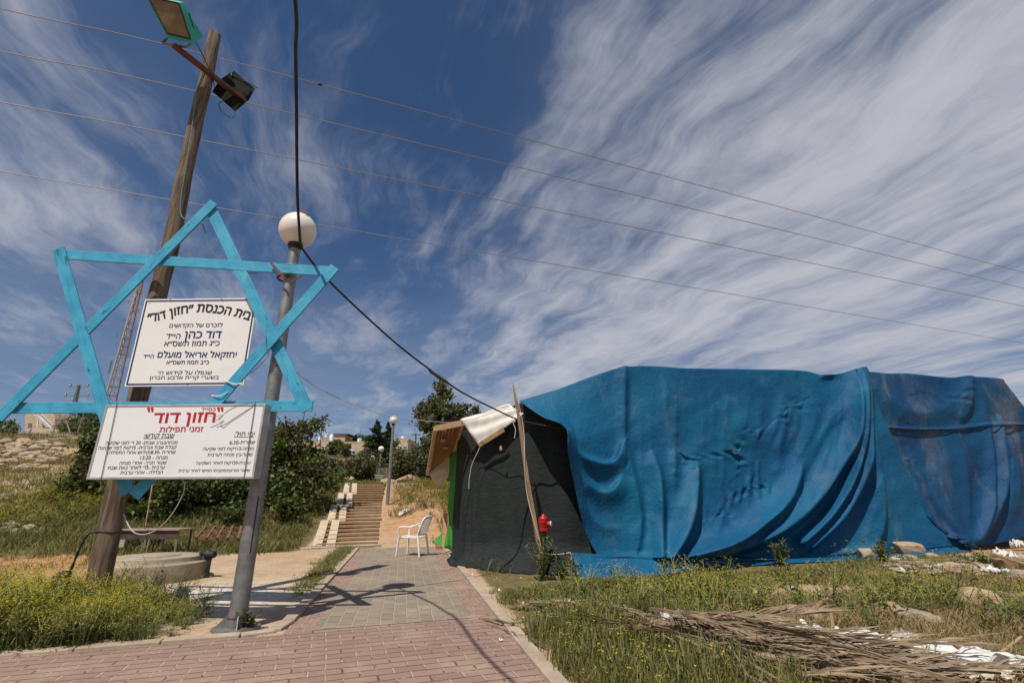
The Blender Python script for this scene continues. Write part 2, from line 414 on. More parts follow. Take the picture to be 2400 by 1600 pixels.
M_whitebox = mat('white_acrylic', (.80, .79, .77), (.72, .71, .69), .3, 2., 5, lo=.5, hi=.9, spec=.5)
M_alu = mat('grey_aluminium', (.52, .51, .49), (.40, .39, .37), .45, 6., 4, metal=.4)
M_navy = mat('navy_ink', (.015, .022, .115), rough=.5)
M_ink = mat('black_ink', (.012, .012, .014), rough=.5)
M_inkgrey = mat('worn_blue_ink', (.045, .055, .14), rough=.5)
M_red = mat('red_ink', (.46, .012, .018), rough=.5)
M_wire = mat('bare_wire', (.30, .26, .22), rough=.5, metal=.3)
M_rope = mat('pale_cord', (.55, .50, .42), rough=.9)
M_green = mat('green_enamel', (.02, .30, .20), (.03, .38, .26), .4, 5., 4, spec=.5)
M_amber = mat('dusty_flood_glass', (.17, .115, .05), (.30, .21, .11), .35, 3., 4, .2, 20)

def planks_mat(m, ang):
    n = NT(m.node_tree); b = n.n['Principled BSDF']
    src = b.inputs['Base Color'].links[0].from_socket
    p = n.mapping(n.node('ShaderNodeTexCoord').outputs['Object'], rot=(0, ang, 0))
    k = n.noise(n.mapping(p, (.35, 1, 1)), 16., 3, .6); k2 = n.noise(n.mapping(p, (.08, 1, 1)), 60., 4, .7)
    c = n.mix(n.mapr(k, .64, .69, 0, .85), src, (.02, .10, .13))
    c = n.mix(n.mapr(k2, .52, .70, 0, .75), c, (.02, .17, .25))
    c = n.mix(n.mapr(n.noise(p, 2.3, 5, .6), .55, .8, 0, .35), c, (.25, .56, .62))
    bm = n.node('ShaderNodeBump'); bm.inputs['Strength'].default_value = .6; bm.inputs['Distance'].default_value = .006
    n.l.new(k2, bm.inputs['Height']); n.l.new(bm.outputs[0], b.inputs['Normal'])
    n.put(b.inputs['Base Color'], c); return m
# ------------------------------------------------------------------ wooden pole + arm
WP0 = Vector((-.772*5.5, 5.5, gz(-.772*5.5, 5.5)-.25)); WP1 = Vector((-.814*5.5, 5.5, 7.85))
pole = empty('wooden_pole', (WP0.x, WP0.y, 0), 'tall weathered wooden pole standing behind the turquoise star', 'pole')
n_ = 26; mb = MB()
mb.tube([WP0.lerp(WP1, i/n_)+Vector((.012*math.sin(i*.9), .01*math.cos(i*1.3), 0)) for i in range(n_)]+[WP1, WP1+Vector((0, 0, .03))], [.112-.030*i/n_+.003*math.sin(i*2.3) for i in range(n_)]+[.08, .06], 18)
mb.build('shaft', M_pole, pole, True)
mb = MB().tube([WP0.lerp(WP1, .135)+Vector((.111*math.cos(a), .111*math.sin(a), .008*math.sin(3*a))) for a in np.linspace(0, 6.29, 24)], .008, 6)
mb.build('binding_wire', M_black, pole, True)
A0, A1 = at(398, 104, 4.97), at(563, 233, 5.90)
mb = MB().beam(A0, A1, .075, .05); mb.build('cross_arm', M_rust, pole, bevel=.004)
# tarred rope and rag hanging off the pole
p = WP0.lerp(WP1, .135)+Vector((-.11, -.02, 0))
mb = MB().tube(smooth_pts([p, p+Vector((-.06, -.03, -.02)), p+Vector((-.09, -.05, -.14)), p+Vector((-.13, -.05, -.36)), p+Vector((-.14, -.05, -.5))]), [.012+.004*math.sin(i*1.9) for i in range(25)], 6)
mb.tube(smooth_pts([p+Vector((-.13, -.05, -.40)), p+Vector((-.22, -.06, -.42)), p+Vector((-.26, -.05, -.47)), p+Vector((-.2, -.06, -.5)), p+Vector((-.15, -.05, -.46)), p+Vector((-.17, -.07, -.62)), p+Vector((-.2, -.05, -.75))]), [.03+.018*abs(math.sin(i*1.3)) for i in range(37)], 8)
tag(mb.build('rag', M_black, smooth=True), 'black rag knotted on a rope hanging from the wooden pole', 'rag')

# floodlights
def quad_prism(mbx, c, back, shrink=.8):
    ce = sum(c, Vector())/len(c); b = len(mbx.v); k = len(c)
    mbx.v += list(c)+[ce+(p-ce)*shrink+back for p in c]
    mbx.f += [tuple(range(b+k-1, b-1, -1)), tuple(range(b+k, b+2*k))]+[(b+i, b+(i+1) % k, b+k+(i+1) % k, b+k+i) for i in range(k)]
def at24(u, v, D): return at(u/K, v/K, D)
fc = [at24(456, 105, 4.98), at24(392, 90, 4.90), at24(338, -12, 4.66), at24(424, 6, 4.74)]
fn = (fc[3]-fc[0]).cross(fc[1]-fc[0]).normalized()
if fn.y > 0: fn = -fn
fl = empty('floodlight', tuple(fc[0]), 'green floodlight with dusty amber glass on top of the wooden pole', 'floodlight')
mb = MB(); bk = [at24(478, 86, 5.14), at24(413, 74, 5.06), at24(345, -14, 4.74), at24(431, 5, 4.82)]
mb.v += fc+bk; mb.f += [(3, 2, 1, 0), (4, 5, 6, 7)]+[(i, (i+1) % 4, 4+(i+1) % 4, 4+i) for i in range(4)]
mb.build('housing', M_green, fl, bevel=.012)
fm = sum(fc, Vector())/4
gc = [fm+(p-fm)*.84+(fc[3]-fc[0])*.04+fn*.006 for p in fc]
mb = MB(); quad_prism(mb, gc, -fn*.004, 1); mb.build('glass', M_amber, fl)
mb = MB()
for i in range(4): mb.beam(gc[i]+fn*.003, gc[(i+1) % 4]+fn*.003, .012, .012, fn)
mb.build('gasket', M_black, fl)
sidev = (fc[0]*1.1+fc[3]*.9+bk[0]*1.1+bk[3]*.9)/4; sx_ = (fc[3]-fc[0]).normalized(); so_ = fn.cross(sx_).normalized()
if so_.x < 0: so_ = -so_
mb = MB().beam(sidev+so_*.004-sx_*.06-fn*.0, sidev+so_*.004+sx_*.13, .012, .022, fn); mb.build('vent', M_black, fl)
mb = MB()
b0, b1 = fc[0]-fn*.09+so_*.02+sx_*.09, fc[1]-fn*.09-so_*.02+sx_*.05
d0, d1 = A0+Vector((.12, .06, .035)), A0+Vector((-.16, .0, .035))
mb.beam(b0, d0, .03, .006).beam(b1, d1, .03, .006).beam(d1, d0, .03, .008)
mb.build('bracket', M_galv, fl)
c2 = [at24(498, 214, 5.62), at24(552, 261, 5.75), at24(584, 234, 5.98), at24(532, 190, 5.86)]
up2 = at24(572, 200, 5.88)-at24(558, 225, 5.80)
fl2 = empty('floodlight', tuple(c2[0]), 'broken black floodlight hanging open at the lower end of the rusty arm', 'floodlight')
mb = MB()
top2 = [p+up2 for p in c2]
for i in range(4):
    a, b_ = c2[i], c2[(i+1) % 4]; mb.slab([a, b_, b_+up2, a+up2], (b_-a).cross(up2), .012)
mb.slab(top2, up2, .012)
mb.build('housing', mat('sooty_metal', (.010, .009, .008), (.025, .02, .016), .9, 9., spec=.1), fl2)
m2 = sum(c2, Vector())/4
mb = MB().slab([m2+(p-m2)*.93+up2*.10 for p in c2], up2, .006); mb.build('reflector', mat('tarnished_reflector', (.26, .20, .11), (.15, .11, .06), .6, 6.), fl2)
mb = MB().slab([m2+(c2[0]-m2)*.95-up2*.01, c2[0].lerp(c2[1], .42), c2[3].lerp(c2[2], .42)-up2*.01, m2+(c2[3]-m2)*.95-up2*.01], up2, .01); mb.build('flap', M_rust, fl2)
mb = MB().tube(smooth_pts([c2[1], c2[1]+Vector((-.01, 0, -.1)), at24(540, 276, 5.75), at24(520, 262, 5.72), at24(513, 244, 5.7), at24(522, 238, 5.7)]), .006, 6)
M_teal = mat('teal_cable', (.02, .10, .11), rough=.5); mb.build('lead', M_teal, fl2, True); mb = MB()
mb.tube(smooth_pts([c2[3]+up2, at24(542, 176, 5.85), at24(552, 178, 5.9), c2[2]+up2+Vector((.05, 0, .02))]), .008, 6)
mb.build('lead', M_teal, fl2, True)
# cables on the pole
M_cab = mat('green_cable', (.10, .24, .17), rough=.5)
pf = lambda k, dx=0.: WP0.lerp(WP1, k)+Vector((dx, -.15+.05*k, 0))
mb = MB().tube(smooth_pts([pf(.915, .04), pf(.86, -.0), pf(.80, .03), pf(.74, .06), pf(.69, .085), pf(.64, .10), pf(.60, .17), at(462, 512, 5.30), at(480, 565, 5.3), at(500, 592, 5.3), at(540, 622, 5.3), at(590, 628, 5.3)]), .0065, 6)
tag(mb.build('cable', M_cab, smooth=True), 'thin pale green cable running down the wooden pole to the star', 'cable')
mb = MB().tube(smooth_pts([fc[0]-fn*.1+sx_*.08, at24(470, 120, 5.2), at24(492, 165, 5.33), at24(499, 185, 5.4), at24(503, 208, 5.6)]), .006, 6)
tag(mb.build('cable', M_black, smooth=True), 'short black lead looping between the two floodlights', 'cable')

# ------------------------------------------------------------------ turquoise star
star = empty('star_frame', (-3.85, 5.25, 1.2), 'turquoise six pointed star nailed together from wooden planks', 'star')
YA, YB = 5.225, 5.252
def plank(u0, v0, u1, v1, y, wd=.125, e=.0):
    a, b_ = at(u0, v0, y), at(u1, v1, y); d = (b_-a).normalized()
    m_ = MB().beam(a-d*e, b_+d*e, wd, .024, (0, 1, 0)); o = m_.build('plank', planks_mat(M_star.copy(), math.atan2(d.z, d.x)), star, bevel=.003); return o
plank(8, 950, 484, 473, YA, .125, .06)          # up triangle: left limb, front
plank(488, 488, 703, 935, YB, .135, .04)         # right limb, back
plank(25, 937, 718, 932, YB+.003, .12, .0)         # base
plank(137, 584, 765, 624, YB-.003, .125, .0)       # down triangle: top
plank(137, 580, 290, 1120, YA-.004, .135, .06)
plank(762, 622, 318, 1128, YA-.028, .125, .06)
# iron strap and wire ties
mb = MB().beam(at(622, 604, 5.20), at(655, 640, 5.2), .028, .006, (0, 1, 0)).beam(at(668, 648, 5.20), at(694, 632, 5.2), .026, .006, (0, 1, 0))
mb.tube([at(655, 640, 5.35)+Vector((.085*math.cos(a), .09*math.sin(a), 0)) for a in np.linspace(0, 6.29, 20)], .014, 6)
mb.build('strap', M_rust, star)
tw = mat('white_string', (.7, .68, .62), rough=.9)
mb = MB()
for (ua, va, ub, vb) in ((512, 872, 560, 880), (486, 908, 524, 900), (520, 876, 556, 879)):
    MB().tube(smooth_pts([at(ua, va, 5.18), at((ua+ub)/2, (va+vb)/2+5, 5.165), at(ub, vb, 5.18)]), .006, 5).build('string_tie', tw, star, True)
mb = MB().tube(smooth_pts([at(612, 745, 5.17), at(610, 790, 5.17), at(616, 815, 5.2), at(590, 845, 5.24), at(575, 858, 5.27)]), .004, 5); mb.build('wire_tie', M_wire, star, True)

# ------------------------------------------------------------------ signs with lettering
def homog(src):
    dst = [(0, 0), (1, 0), (1, 1), (0, 1)]; A = []; B = []
    for (x, y), (X, Y) in zip(src, dst):
        A += [[x, y, 1, 0, 0, 0, -X*x, -X*y], [0, 0, 0, x, y, 1, -Y*x, -Y*y]]; B += [X, Y]
    h = np.append(np.linalg.solve(A, B), 1).reshape(3, 3)
    return lambda x, y: (lambda p: (p[0]/p[2], p[1]/p[2]))(h @ np.array([x, y, 1.]))
def rtl(s):
    import re
    t = s[::-1]
    t = re.sub(r'[0-9:]*[0-9]', lambda k: k.group(0)[::-1], t)
    return t.translate(str.maketrans('()', ')('))
def text_mesh(s, bold=0., shear=0.):
    """outlines of the letters, each contour filled on its own (the strokes of some Hebrew letters overlap)"""
    from mathutils.geometry import tessellate_polygon
    cu = bpy.data.curves.new('writing', 'FONT'); cu.body = rtl(s)
    o = bpy.data.objects.new('writing', cu); COL.objects.link(o)
    dg = bpy.context.evaluated_depsgraph_get(); oe = o.evaluated_get(dg); cv = oe.to_curve(dg)
    cons = []
    for sp in cv.splines:
        P = sp.bezier_points; q = []
        for i in range(len(P)):
            a_, b_ = P[i], P[(i+1) % len(P)]
            st_ = (a_.handle_right-a_.co).length < 1e-6 and (b_.handle_left-b_.co).length < 1e-6 or ((a_.handle_right-a_.co).cross(b_.co-a_.co).length < 1e-7 and (b_.handle_left-b_.co).cross(b_.co-a_.co).length < 1e-7)
            for k in range(1 if st_ else 4):
                t = k/4; q.append(((1-t)**3*a_.co+3*t*(1-t)**2*a_.handle_right+3*t*t*(1-t)*b_.handle_left+t**3*b_.co)[:2])
        r_ = [q[0]]
        for p in q[1:]:
            if abs(p[0]-r_[-1][0])+abs(p[1]-r_[-1][1]) > 1e-4: r_.append(p)
        if abs(r_[0][0]-r_[-1][0])+abs(r_[0][1]-r_[-1][1]) < 1e-4: r_.pop()
        if len(r_) > 2: cons.append(np.array(r_))
    oe.to_curve_clear(); bpy.data.objects.remove(o); bpy.data.curves.remove(cu)
    area = lambda c: .5*np.sum(c[:, 0]*np.roll(c[:, 1], -1)-np.roll(c[:, 0], -1)*c[:, 1])
    def inside(p, c):
        x, y = c[:, 0], c[:, 1]; x2, y2 = np.roll(x, -1), np.roll(y, -1)
        return np.sum(((y > p[1]) != (y2 > p[1])) & (p[0] < (x2-x)*(p[1]-y)/(y2-y+1e-12)+x)) % 2 == 1
    outs, holes = [], []
    for c in cons:
        sg = np.sign(area(c)); hole = any(np.sign(area(k)) != sg and inside(c[0], k) for k in cons if k is not c)
        e = np.roll(c, -1, 0)-c; L_ = np.linalg.norm(e, axis=1, keepdims=True); nn_ = np.stack([e[:, 1], -e[:, 0]], 1)/L_*sg
        v_ = nn_+np.roll(nn_, 1, 0); v_ = v_/np.maximum(.6, np.sum(v_*v_, 1, keepdims=True))*2
        (holes if hole else outs).append(c+v_*bold*(-1 if hole else 1))
    V, Fc, Z = [], [], []
    for i, c in enumerate(outs):
        loops = [c]+[h for h in holes if inside(h[0], c)]; b = len(V)
        tri = tessellate_polygon([[Vector((*p, 0)) for p in l] for l in loops])
        for l in loops: V += [tuple(p) for p in l]; Z += [i % 3]*len(l)
        Fc += [tuple(b+k for k in t) for t in tri]
    return np.array([(*v, z) for v, z in zip(V, Z)]), Fc
class Panel:
    """lettering laid on a plane: TL corner, right vector, down vector; source corners in the close-up view"""
    def __init__(s, TL, TR, BL, src):
        s.TL = Vector(TL); s.r = Vector(TR)-s.TL; s.d = Vector(BL)-s.TL; s.h = homog(src); s.groups = {}
        s.n = s.r.cross(s.d).normalized()
        if s.n.y > 0: s.n = -s.n
    def m(s, x, y):
        a, b = s.h(x, y); return np.array([a*s.r.length, -b*s.d.length])
    def add(s, key, v2, f, lift):
        V, Fc = s.groups.setdefault(key, ([], []))
        b = len(V); ru, du = s.r.normalized(), s.d.normalized()
        V += [tuple(s.TL+ru*float(p[0])-du*float(p[1])+s.n*(lift+(.00025*float(p[2]) if len(p) > 2 else 0))) for p in v2]; Fc += [tuple(b+i for i in q) for q in f]
    def line(s, key, t, xl, yl, xr, yr, bold=.012, ys=1., shear=0., lift=.003):
        v, f = text_mesh(t, bold, shear)
        a, b = s.m(xl, yl), s.m(xr, yr); L = np.linalg.norm(b-a); e = (b-a)/L; nrm = np.array([-e[1], e[0]])
        x0, x1 = v[:, 0].min(), v[:, 0].max(); k = L/(x1-x0)
        s.add((key, t), [(*(a+e*(p[0]-x0)*k+nrm*p[1]*k*ys), p[2]) for p in v], f, lift)
    def arc(s, key, t, pts, bold=.02, ys=1., lift=.003):
        v, f = text_mesh(t, bold)
        q = [s.m(*p) for p in pts]; ql = [Vector((*p, 0)) for p in q]; sm = smooth_pts(ql, 8)
        P = np.array([p[:2] for p in sm]); dl = np.r_[0, np.cumsum(np.linalg.norm(np.diff(P, axis=0), axis=1))]
        x0, x1 = v[:, 0].min(), v[:, 0].max(); k = dl[-1]/(x1-x0); o = []
        for p in v:
            l = (p[0]-x0)*k; e = max(l-.004, 0), min(l+.004, dl[-1])
            c = np.array([np.interp(l, dl, P[:, i]) for i in (0, 1)])
            tg = np.array([np.interp(e[1], dl, P[:, i])-np.interp(e[0], dl, P[:, i]) for i in (0, 1)]); tg /= np.linalg.norm(tg)
            o.append((*(c+np.array([-tg[1], tg[0]])*p[1]*k*ys), p[2]))
        s.add((key, t), o, f, lift)
    def poly(s, key, pts, lift=.003):
        s.add((key, 'mark%d' % len(s.groups)), [s.m(*p) for p in pts], [tuple(range(len(pts)))], lift)
    def emit(s, mats, parent):
        for k, (V, Fc) in s.groups.items():
            obj_from('lettering', V, Fc, mats[k[0]], parent)

# memorial board on the wooden pole
ys_ = 5.31
TL, TR, BL = at24(340, 701, ys_), at24(604, 698, ys_), at24(295, 906, ys_)
BL.x = TL.x+.015
sign = empty('memorial_sign', tuple(BL), 'square white enamel sign with Hebrew writing and a blue border, mounted on the wooden pole', 'sign')
r_v, d_v = TR-TL, BL-TL; nn = r_v.cross(d_v).normalized(); nn = nn if nn.y < 0 else -nn
mb = MB().slab([TL, TR, TR+d_v, BL], nn, .012); mb.build('board', M_white, sign, bevel=.003)
def rim(mbx, TL, r, d, n, ins, wd, th):
    a, b_ = r.normalized()*ins, d.normalized()*ins
    q = [TL+a+b_, TL+r-a+b_, TL+r+d-a-b_, TL+d+a-b_]
    for i in range(4):
        e = (q[(i+1) % 4]-q[i]).normalized()*(wd/2-.0003)*(1 if i % 2 == 0 else -1)
        mbx.beam(q[i]-e+n*th/2, q[(i+1) % 4]+e+n*th/2, wd, th, n)
mb = MB(); rim(mb, TL, r_v, d_v, nn, .026, .016, .003); mb.build('border', M_navy, sign)
pn = Panel(TL, TR, BL, [(545, 72), (1450, 62), (1375, 735), (392, 770)])
pn.arc('k', 'בית הכנסת ״חזון דוד״', [(562, 246), (655, 238), (760, 206), (870, 182), (985, 170), (1110, 176), (1250, 196), (1392, 232)], .024, 1.15)
pn.line('g', 'לזכרם של הקדושים', 752, 293, 1183, 285, .004, .95)
pn.line('b', 'דוד כהן', 878, 376, 1175, 370, .016)
pn.line('g', 'הי״ד', 728, 381, 845, 378, .008)
pn.line('k', 'כ״ג תמוז תשס״א', 715, 440, 1165, 430, .006)
pn.line('b', 'יחזקאל אריאל מועלם', 663, 530, 1305, 520, .014)
pn.line('g', 'הי״ד', 543, 539, 632, 537, .008)
pn.line('k', 'כ״ב תמוז תשס״א', 740, 583, 1088, 575, .006)
pn.line('k', 'שנפלו על קידוש ה׳', 672, 665, 1115, 655, .0, .8)
pn.line('k', 'בשערי קרית ארבע חברון', 603, 706, 1172, 690, .0, .8)
pn.emit({'k': M_ink, 'g': M_inkgrey, 'b': M_navy}, sign)
mb = MB()
for u_, v_ in ((400, 699), (520, 698), (350, 704), (300, 900), (440, 899), (560, 893)):
    mb.lathe(at24(u_, v_, ys_-.012)-d_v.normalized()*-.012, [(.006, 0), (.006, .004)], 8, (0, -1, 0))
mb.build('bolt', M_rust, sign)

# prayer-times light box
BY = 5.04
bTL, bTR, bBL = at24(250, 948, BY), at24(624, 943, BY), at24(200, 1123, BY)
bTR.z = bTL.z+.01; bBL.x = bTL.x-.005
br, bd = bTR-bTL, bBL-bTL; bn = br.cross(bd).normalized(); bn = bn if bn.y < 0 else -bn
box = empty('notice_box', tuple(bBL), 'white prayer times sign box in a grey frame with red and black Hebrew writing', 'sign')
mb = MB().slab([bTL, bTR, bTR+bd, bBL], bn, .135); mb.build('case', M_alu, box, bevel=.004)
ins = .018; ru, du = br.normalized()*ins, bd.normalized()*ins
mb = MB().slab([bTL+ru+du+bn*.003, bTR-ru+du+bn*.003, bTR+bd-ru-du+bn*.003, bBL+ru-du+bn*.003], bn, .008); mb.build('face', M_whitebox, box)
mb = MB(); rim(mb, bTL, br, bd, bn, .011, .022, .009); mb.build('frame', M_alu, box, bevel=.002)
pb = Panel(bTL, bTR, bBL, [(240, 910), (1515, 893), (1470, 1490), (65, 1510)])
Lf = .0055
pb.line('r', 'חזון דוד', 612, 1048, 1115, 1036, .018, .80, lift=Lf)
for x0 in (566, 594, 1126, 1154):
    y0 = 930-(x0-566)*.012
    pb.poly('r', [(x0, y0), (x0+24, y0), (x0+24, y0+34), (x0+10, y0+34)], Lf)
pb.line('r', 'בסייד', 1000, 952, 1118, 949, .008, .75, lift=Lf+.0008)
pb.line('r', 'זמני תפילות', 668, 1119, 1022, 1112, .014, .85, lift=Lf)
for t, xl, yl, xr, yr, bd_ in (
    ('ימי חול:', 1283, 1147, 1447, 1145, .01), ('שחרית-6:30', 1247, 1212, 1455, 1206, .008), ('מנחה-15דקות לפני שקיעה', 1032, 1262, 1447, 1256, .008),
    ('שעור-בין מנחה לערבית', 1072, 1310, 1443, 1304, .008), ('ערבית-20דקות לאחר השקיעה', 980, 1378, 1433, 1370, .008), ('שיעור גמרא(יומא)בימי חמישי לאחר ערבית', 838, 1441, 1433, 1433, .01),
    ('שבת קודש:', 543, 1166, 790, 1161, .01), ('מנחה(ערב שבת)- 20 ד׳ לפני שקיעה', 230, 1222, 818, 1212, .01), ('קבלת שבת וערבית- 5דקות לפני שקיעה', 168, 1262, 812, 1250, .01),
    ('שחרית -8:30(קידוש אחרי התפילה)', 243, 1299, 805, 1290, .01), ('מנחה - 13:20', 515, 1340, 740, 1336, .008), ('שעור תנ״ך- אחרי מנחה', 343, 1384, 733, 1376, .01),
    ('ערבית -5ד׳ לאחר צאת שבת', 243, 1425, 720, 1416, .01), ('הבדלה - אחרי ערבית', 350, 1464, 705, 1456, .01)):
    pb.line('k', t, xl, yl, xr, yr, bd_*.0, .98, lift=Lf)
pb.poly('k', [(1280, 1152), (1447, 1150), (1447, 1153), (1280, 1155)], Lf); pb.poly('k', [(541, 1170), (790, 1166), (790, 1169), (541, 1173)], Lf)
pb.emit({'r': M_red, 'k': M_ink}, box)
def on_box(x, y, l=.012):
    a = pb.m(x, y); return bTL+br.normalized()*float(a[0])-bd.normalized()*float(a[1])+bn*l
M_dw = mat('dark_wire', (.06, .05, .045), rough=.6)
for q in (((332, 896), (268, 1180), (192, 1512)), ((1434, 880), (1412, 1180), (1392, 1496))): MB().tube([on_box(*p) for p in q], .0035, 5).build('wire_tie', M_dw, box)
mb = MB().tube(smooth_pts([on_box(1425, 885, .02), on_box(1330, 910, .05), on_box(1240, 955, .06), on_box(1180, 1015, .05), on_box(1160, 1018, .03), on_box(1185, 990, .03), on_box(1120, 998, .05), on_box(1075, 1000, .06)]), .0028, 5)
mb.tube(smooth_pts([on_box(1425, 885, .02), on_box(1300, 925, .045), on_box(1200, 985, .05), on_box(1130, 1040, .03)]), .0028, 5)
tag(mb.build('loose_wire', M_wire, smooth=True), 'frayed loose wire curling over the top of the prayer times box', 'wire')
mb = MB().tube(smooth_pts([at(425, 1105, 5.1), at(420, 1135, 5.12), at(395, 1180, 5.15), at(365, 1212, 5.18), at(335, 1226, 5.2), at(308, 1222, 5.22), at(292, 1200, 5.25), at(284, 1180, 5.27)]), .0055, 6)
tag(mb.build('cable', mat('white_cable', (.42, .40, .34), rough=.5), smooth=True), 'white cable drooping below the prayer times box', 'cable')

# ------------------------------------------------------------------ lamp posts
def lamp_post(x, y, z0, H, rb, rt, rg, label, plate=False):
    g = 'globe lamp posts'
    t = empty('lamp_post', (x, y, z0), label, 'street lamp', g)
    o = Vector((x, y, z0))
    MB().tube([o+Vector((0, 0, -.2)), o+Vector((0, 0, H*.5)), o+Vector((0, 0, H))], [rb, (rb+rt)/2, rt], 20).build('pole', M_galv, t, True)
    MB().lathe(o, [(rt*1.1, H-.02), (rt*1.15, H), (rg*.40, H+.02), (rg*.40, H+.05), (rg*.36, H+.07)], 20).build('collar', M_black, t, True)
    c = H+.05+rg*.93
    MB().lathe(o, [(max(.002, rg*math.sin(math.pi*i/24)), c-rg*math.cos(math.pi*i/24)) for i in range(3, 25)], 32).build('globe', M_globe, t, True)
    if plate:
        m_ = MB()
        for k in range(4):
            a = k*math.pi/2+.5; d = Vector((math.cos(a), math.sin(a), 0))
            b = len(m_.v); s_ = Vector((-d.y, d.x, 0))*.005
            for sg in (1, -1): m_.v += [o+d*rb*.9+s_*sg+Vector((0, 0, .13)), o+d*(rb+.11)+s_*sg+Vector((0, 0, .012)), o+d*rb*.9+s_*sg+Vector((0, 0, .012))]
            m_.f += [(b, b+1, b+2), (b+5, b+4, b+3), (b, b+3, b+4, b+1), (b+1, b+4, b+5, b+2)]
        m_.lathe(o, [(rb+.13, -.01), (rb+.13, .012)], 12)
        m_.build('base_plate', M_galv, t)
        MB().box(o+Vector((rb*.62, -rb*.68, .95)), (.008, .014, .55)).build('slot', M_black, t)
        MB().tube([o+Vector((rb*1.02*math.cos(a), rb*1.02*math.sin(a), .10)) for a in np.linspace(0, 6.29, 20)], .006, 6).build('wire_loop', M_rust, t)
    return t
PX, PYY = -.5035*5.36, 5.36
lamp = lamp_post(PX, PYY, 0, 4.16, .088, .066, .222, 'near globe lamp post carrying the right side of the star and the prayer times box', True)
gp = Vector((PX, PYY, 4.16+.05+.222*.93))
MB().tube(smooth_pts([gp+Vector((.02, -.02, .24)), gp+Vector((.10, -.07, .20)), gp+Vector((.14, -.10, .14))]), [.03, .03, .02, .03, .025, .02, .015, .012, .01, .012, .01, .01, .008][:13], 6).build('bird_nest', M_rust, lamp)
for (u, v, D, vt, lab) in ((889, 1166, 18.5, 973, 'globe lamp post beside the wooden stairway, second in the row'), (869, 1110, 36, 1037, 'far globe lamp post beyond the top of the stairway'), (850, 1108, 44, 1056, 'thin distant globe lamp post left of the other far one, farthest of the row')):
    b = at(u, v, D); zb_ = gz(b.x, b.y); tp = at(u+13*(D < 20)+2*(D > 20), vt, D)
    rg = {18.5: .155, 36: .21, 44: .20}[D]
    lamp_post(b.x, b.y, min(zb_, b.z) if D < 20 else b.z, tp.z-(b.z if D > 20 else min(zb_, b.z))-.05, .065 if D < 20 else .07, .05 if D < 20 else .06, rg, lab)

# ------------------------------------------------------------------ overhead cables
C0 = at(690, 565, 5.30)
pts = [C0, at(684, 470, 4.9), at(682, 380, 4.45), at(681, 250, 3.9), at(679, 120, 3.35), at(678, 0, 2.9), Vector((-1.30, 1.45, 5.0)), Vector((-.35, -.9, 5.2)), Vector((.9, -4, 5.6))]
mb = MB().tube(smooth_pts(pts, 5), .0165, 8)
HUT_C = at(1192, 964, 8.45)
pts = [C0, at(752, 642, 5.6), at(900, 780, 6.4), at(1000, 858, 7.1), at(1060, 900, 7.5), at(1130, 936, 8.0), HUT_C, at(1240, 975, 8.5), at(1302, 986, 8.45)]
mb.tube(smooth_pts(pts, 5), [.0135]*30+[.011]*11, 8)
tag(mb.build('overhead_cable', M_black, smooth=True), 'thick black cable running overhead to the near globe lamp and on to the tarpaulin hut', 'cable')
a, b_ = at(985, 850, 7.0), at(1045, 890, 7.4)
tag(MB().tube(smooth_pts([a, a.lerp(b_, .3), a.lerp(b_, .6), b_], 4), [.008, .018, .026, .022, .028, .03, .026, .022, .03, .018, .015, .01, .006], 6).build('rag', mat('olive_rag', (.10, .09, .03), (.05, .05, .02), .9), smooth=True), 'olive rag wound round the black overhead cable', 'rag')
wl = 'bare power line crossing the sky, %s'
for i, (pl, pm, pr, s_) in enumerate((((0, 20), (735, 194), (2352, 626), 'highest of the four with a knot on it'), ((0, 118), (700, 268), (2352, 662), 'second from the top'), ((0, 235), (680, 366), (2352, 703), 'third from the top'), ((0, 393), (700, 511), (2352, 788), 'lowest and thinnest of the four'))):
    a, c = at(*pl, 8.), at(*pr, 21.2); 
    d = ray(*pm); tt = ((pm[0]-0)/2352)
    # point on the straight line nearest to the middle sight ray
    e = (c-a); w0 = a-Vector((0, 0, CAM_Z)); A_, B_, C_ = e.dot(e), e.dot(d), d.dot(d); D_, E_ = e.dot(w0), d.dot(w0)
    den = A_*C_-B_*B_; s1 = (B_*E_-C_*D_)/den; t1 = (A_*E_-B_*D_)/den
    mid_ = Vector((0, 0, CAM_Z))+d*t1
    pts = smooth_pts([a-(mid_-a)*1.2, a, mid_, c, c+(c-mid_)*.6], 10)
    o = MB().tube(pts, (.0105, .0105, .010, .008)[i], 6).build('power_line', M_wire, smooth=True)
    tag(o, wl % s_, 'power line', 'power lines crossing the sky')
    if i == 0:
        k = mid_
        tag(MB().lathe(k, [(.01, -.06), (.04, -.035), (.03, -.01), (.05, .01), (.025, .03), (.03, .05), (.008, .07)], 10, tuple(c-a)).build('insulator', M_rust, smooth=True), 'small rusty clamp on the highest power line', 'clamp')
mb = MB().tube(smooth_pts([at(630, 792, 5.40), at(690, 862, 5.8), at(760, 906, 6.4), at(840, 938, 7.1), at(905, 957, 7.7), at(1000, 968, 8.8), at(1060, 968, 9.2), at(1150, 943, 8.6), at(1187, 936, 8.38)]), .006, 6)
tag(mb.build('cord', M_rope, smooth=True), 'pale cord strung from the near lamp post across to the hut and its stake', 'cord')
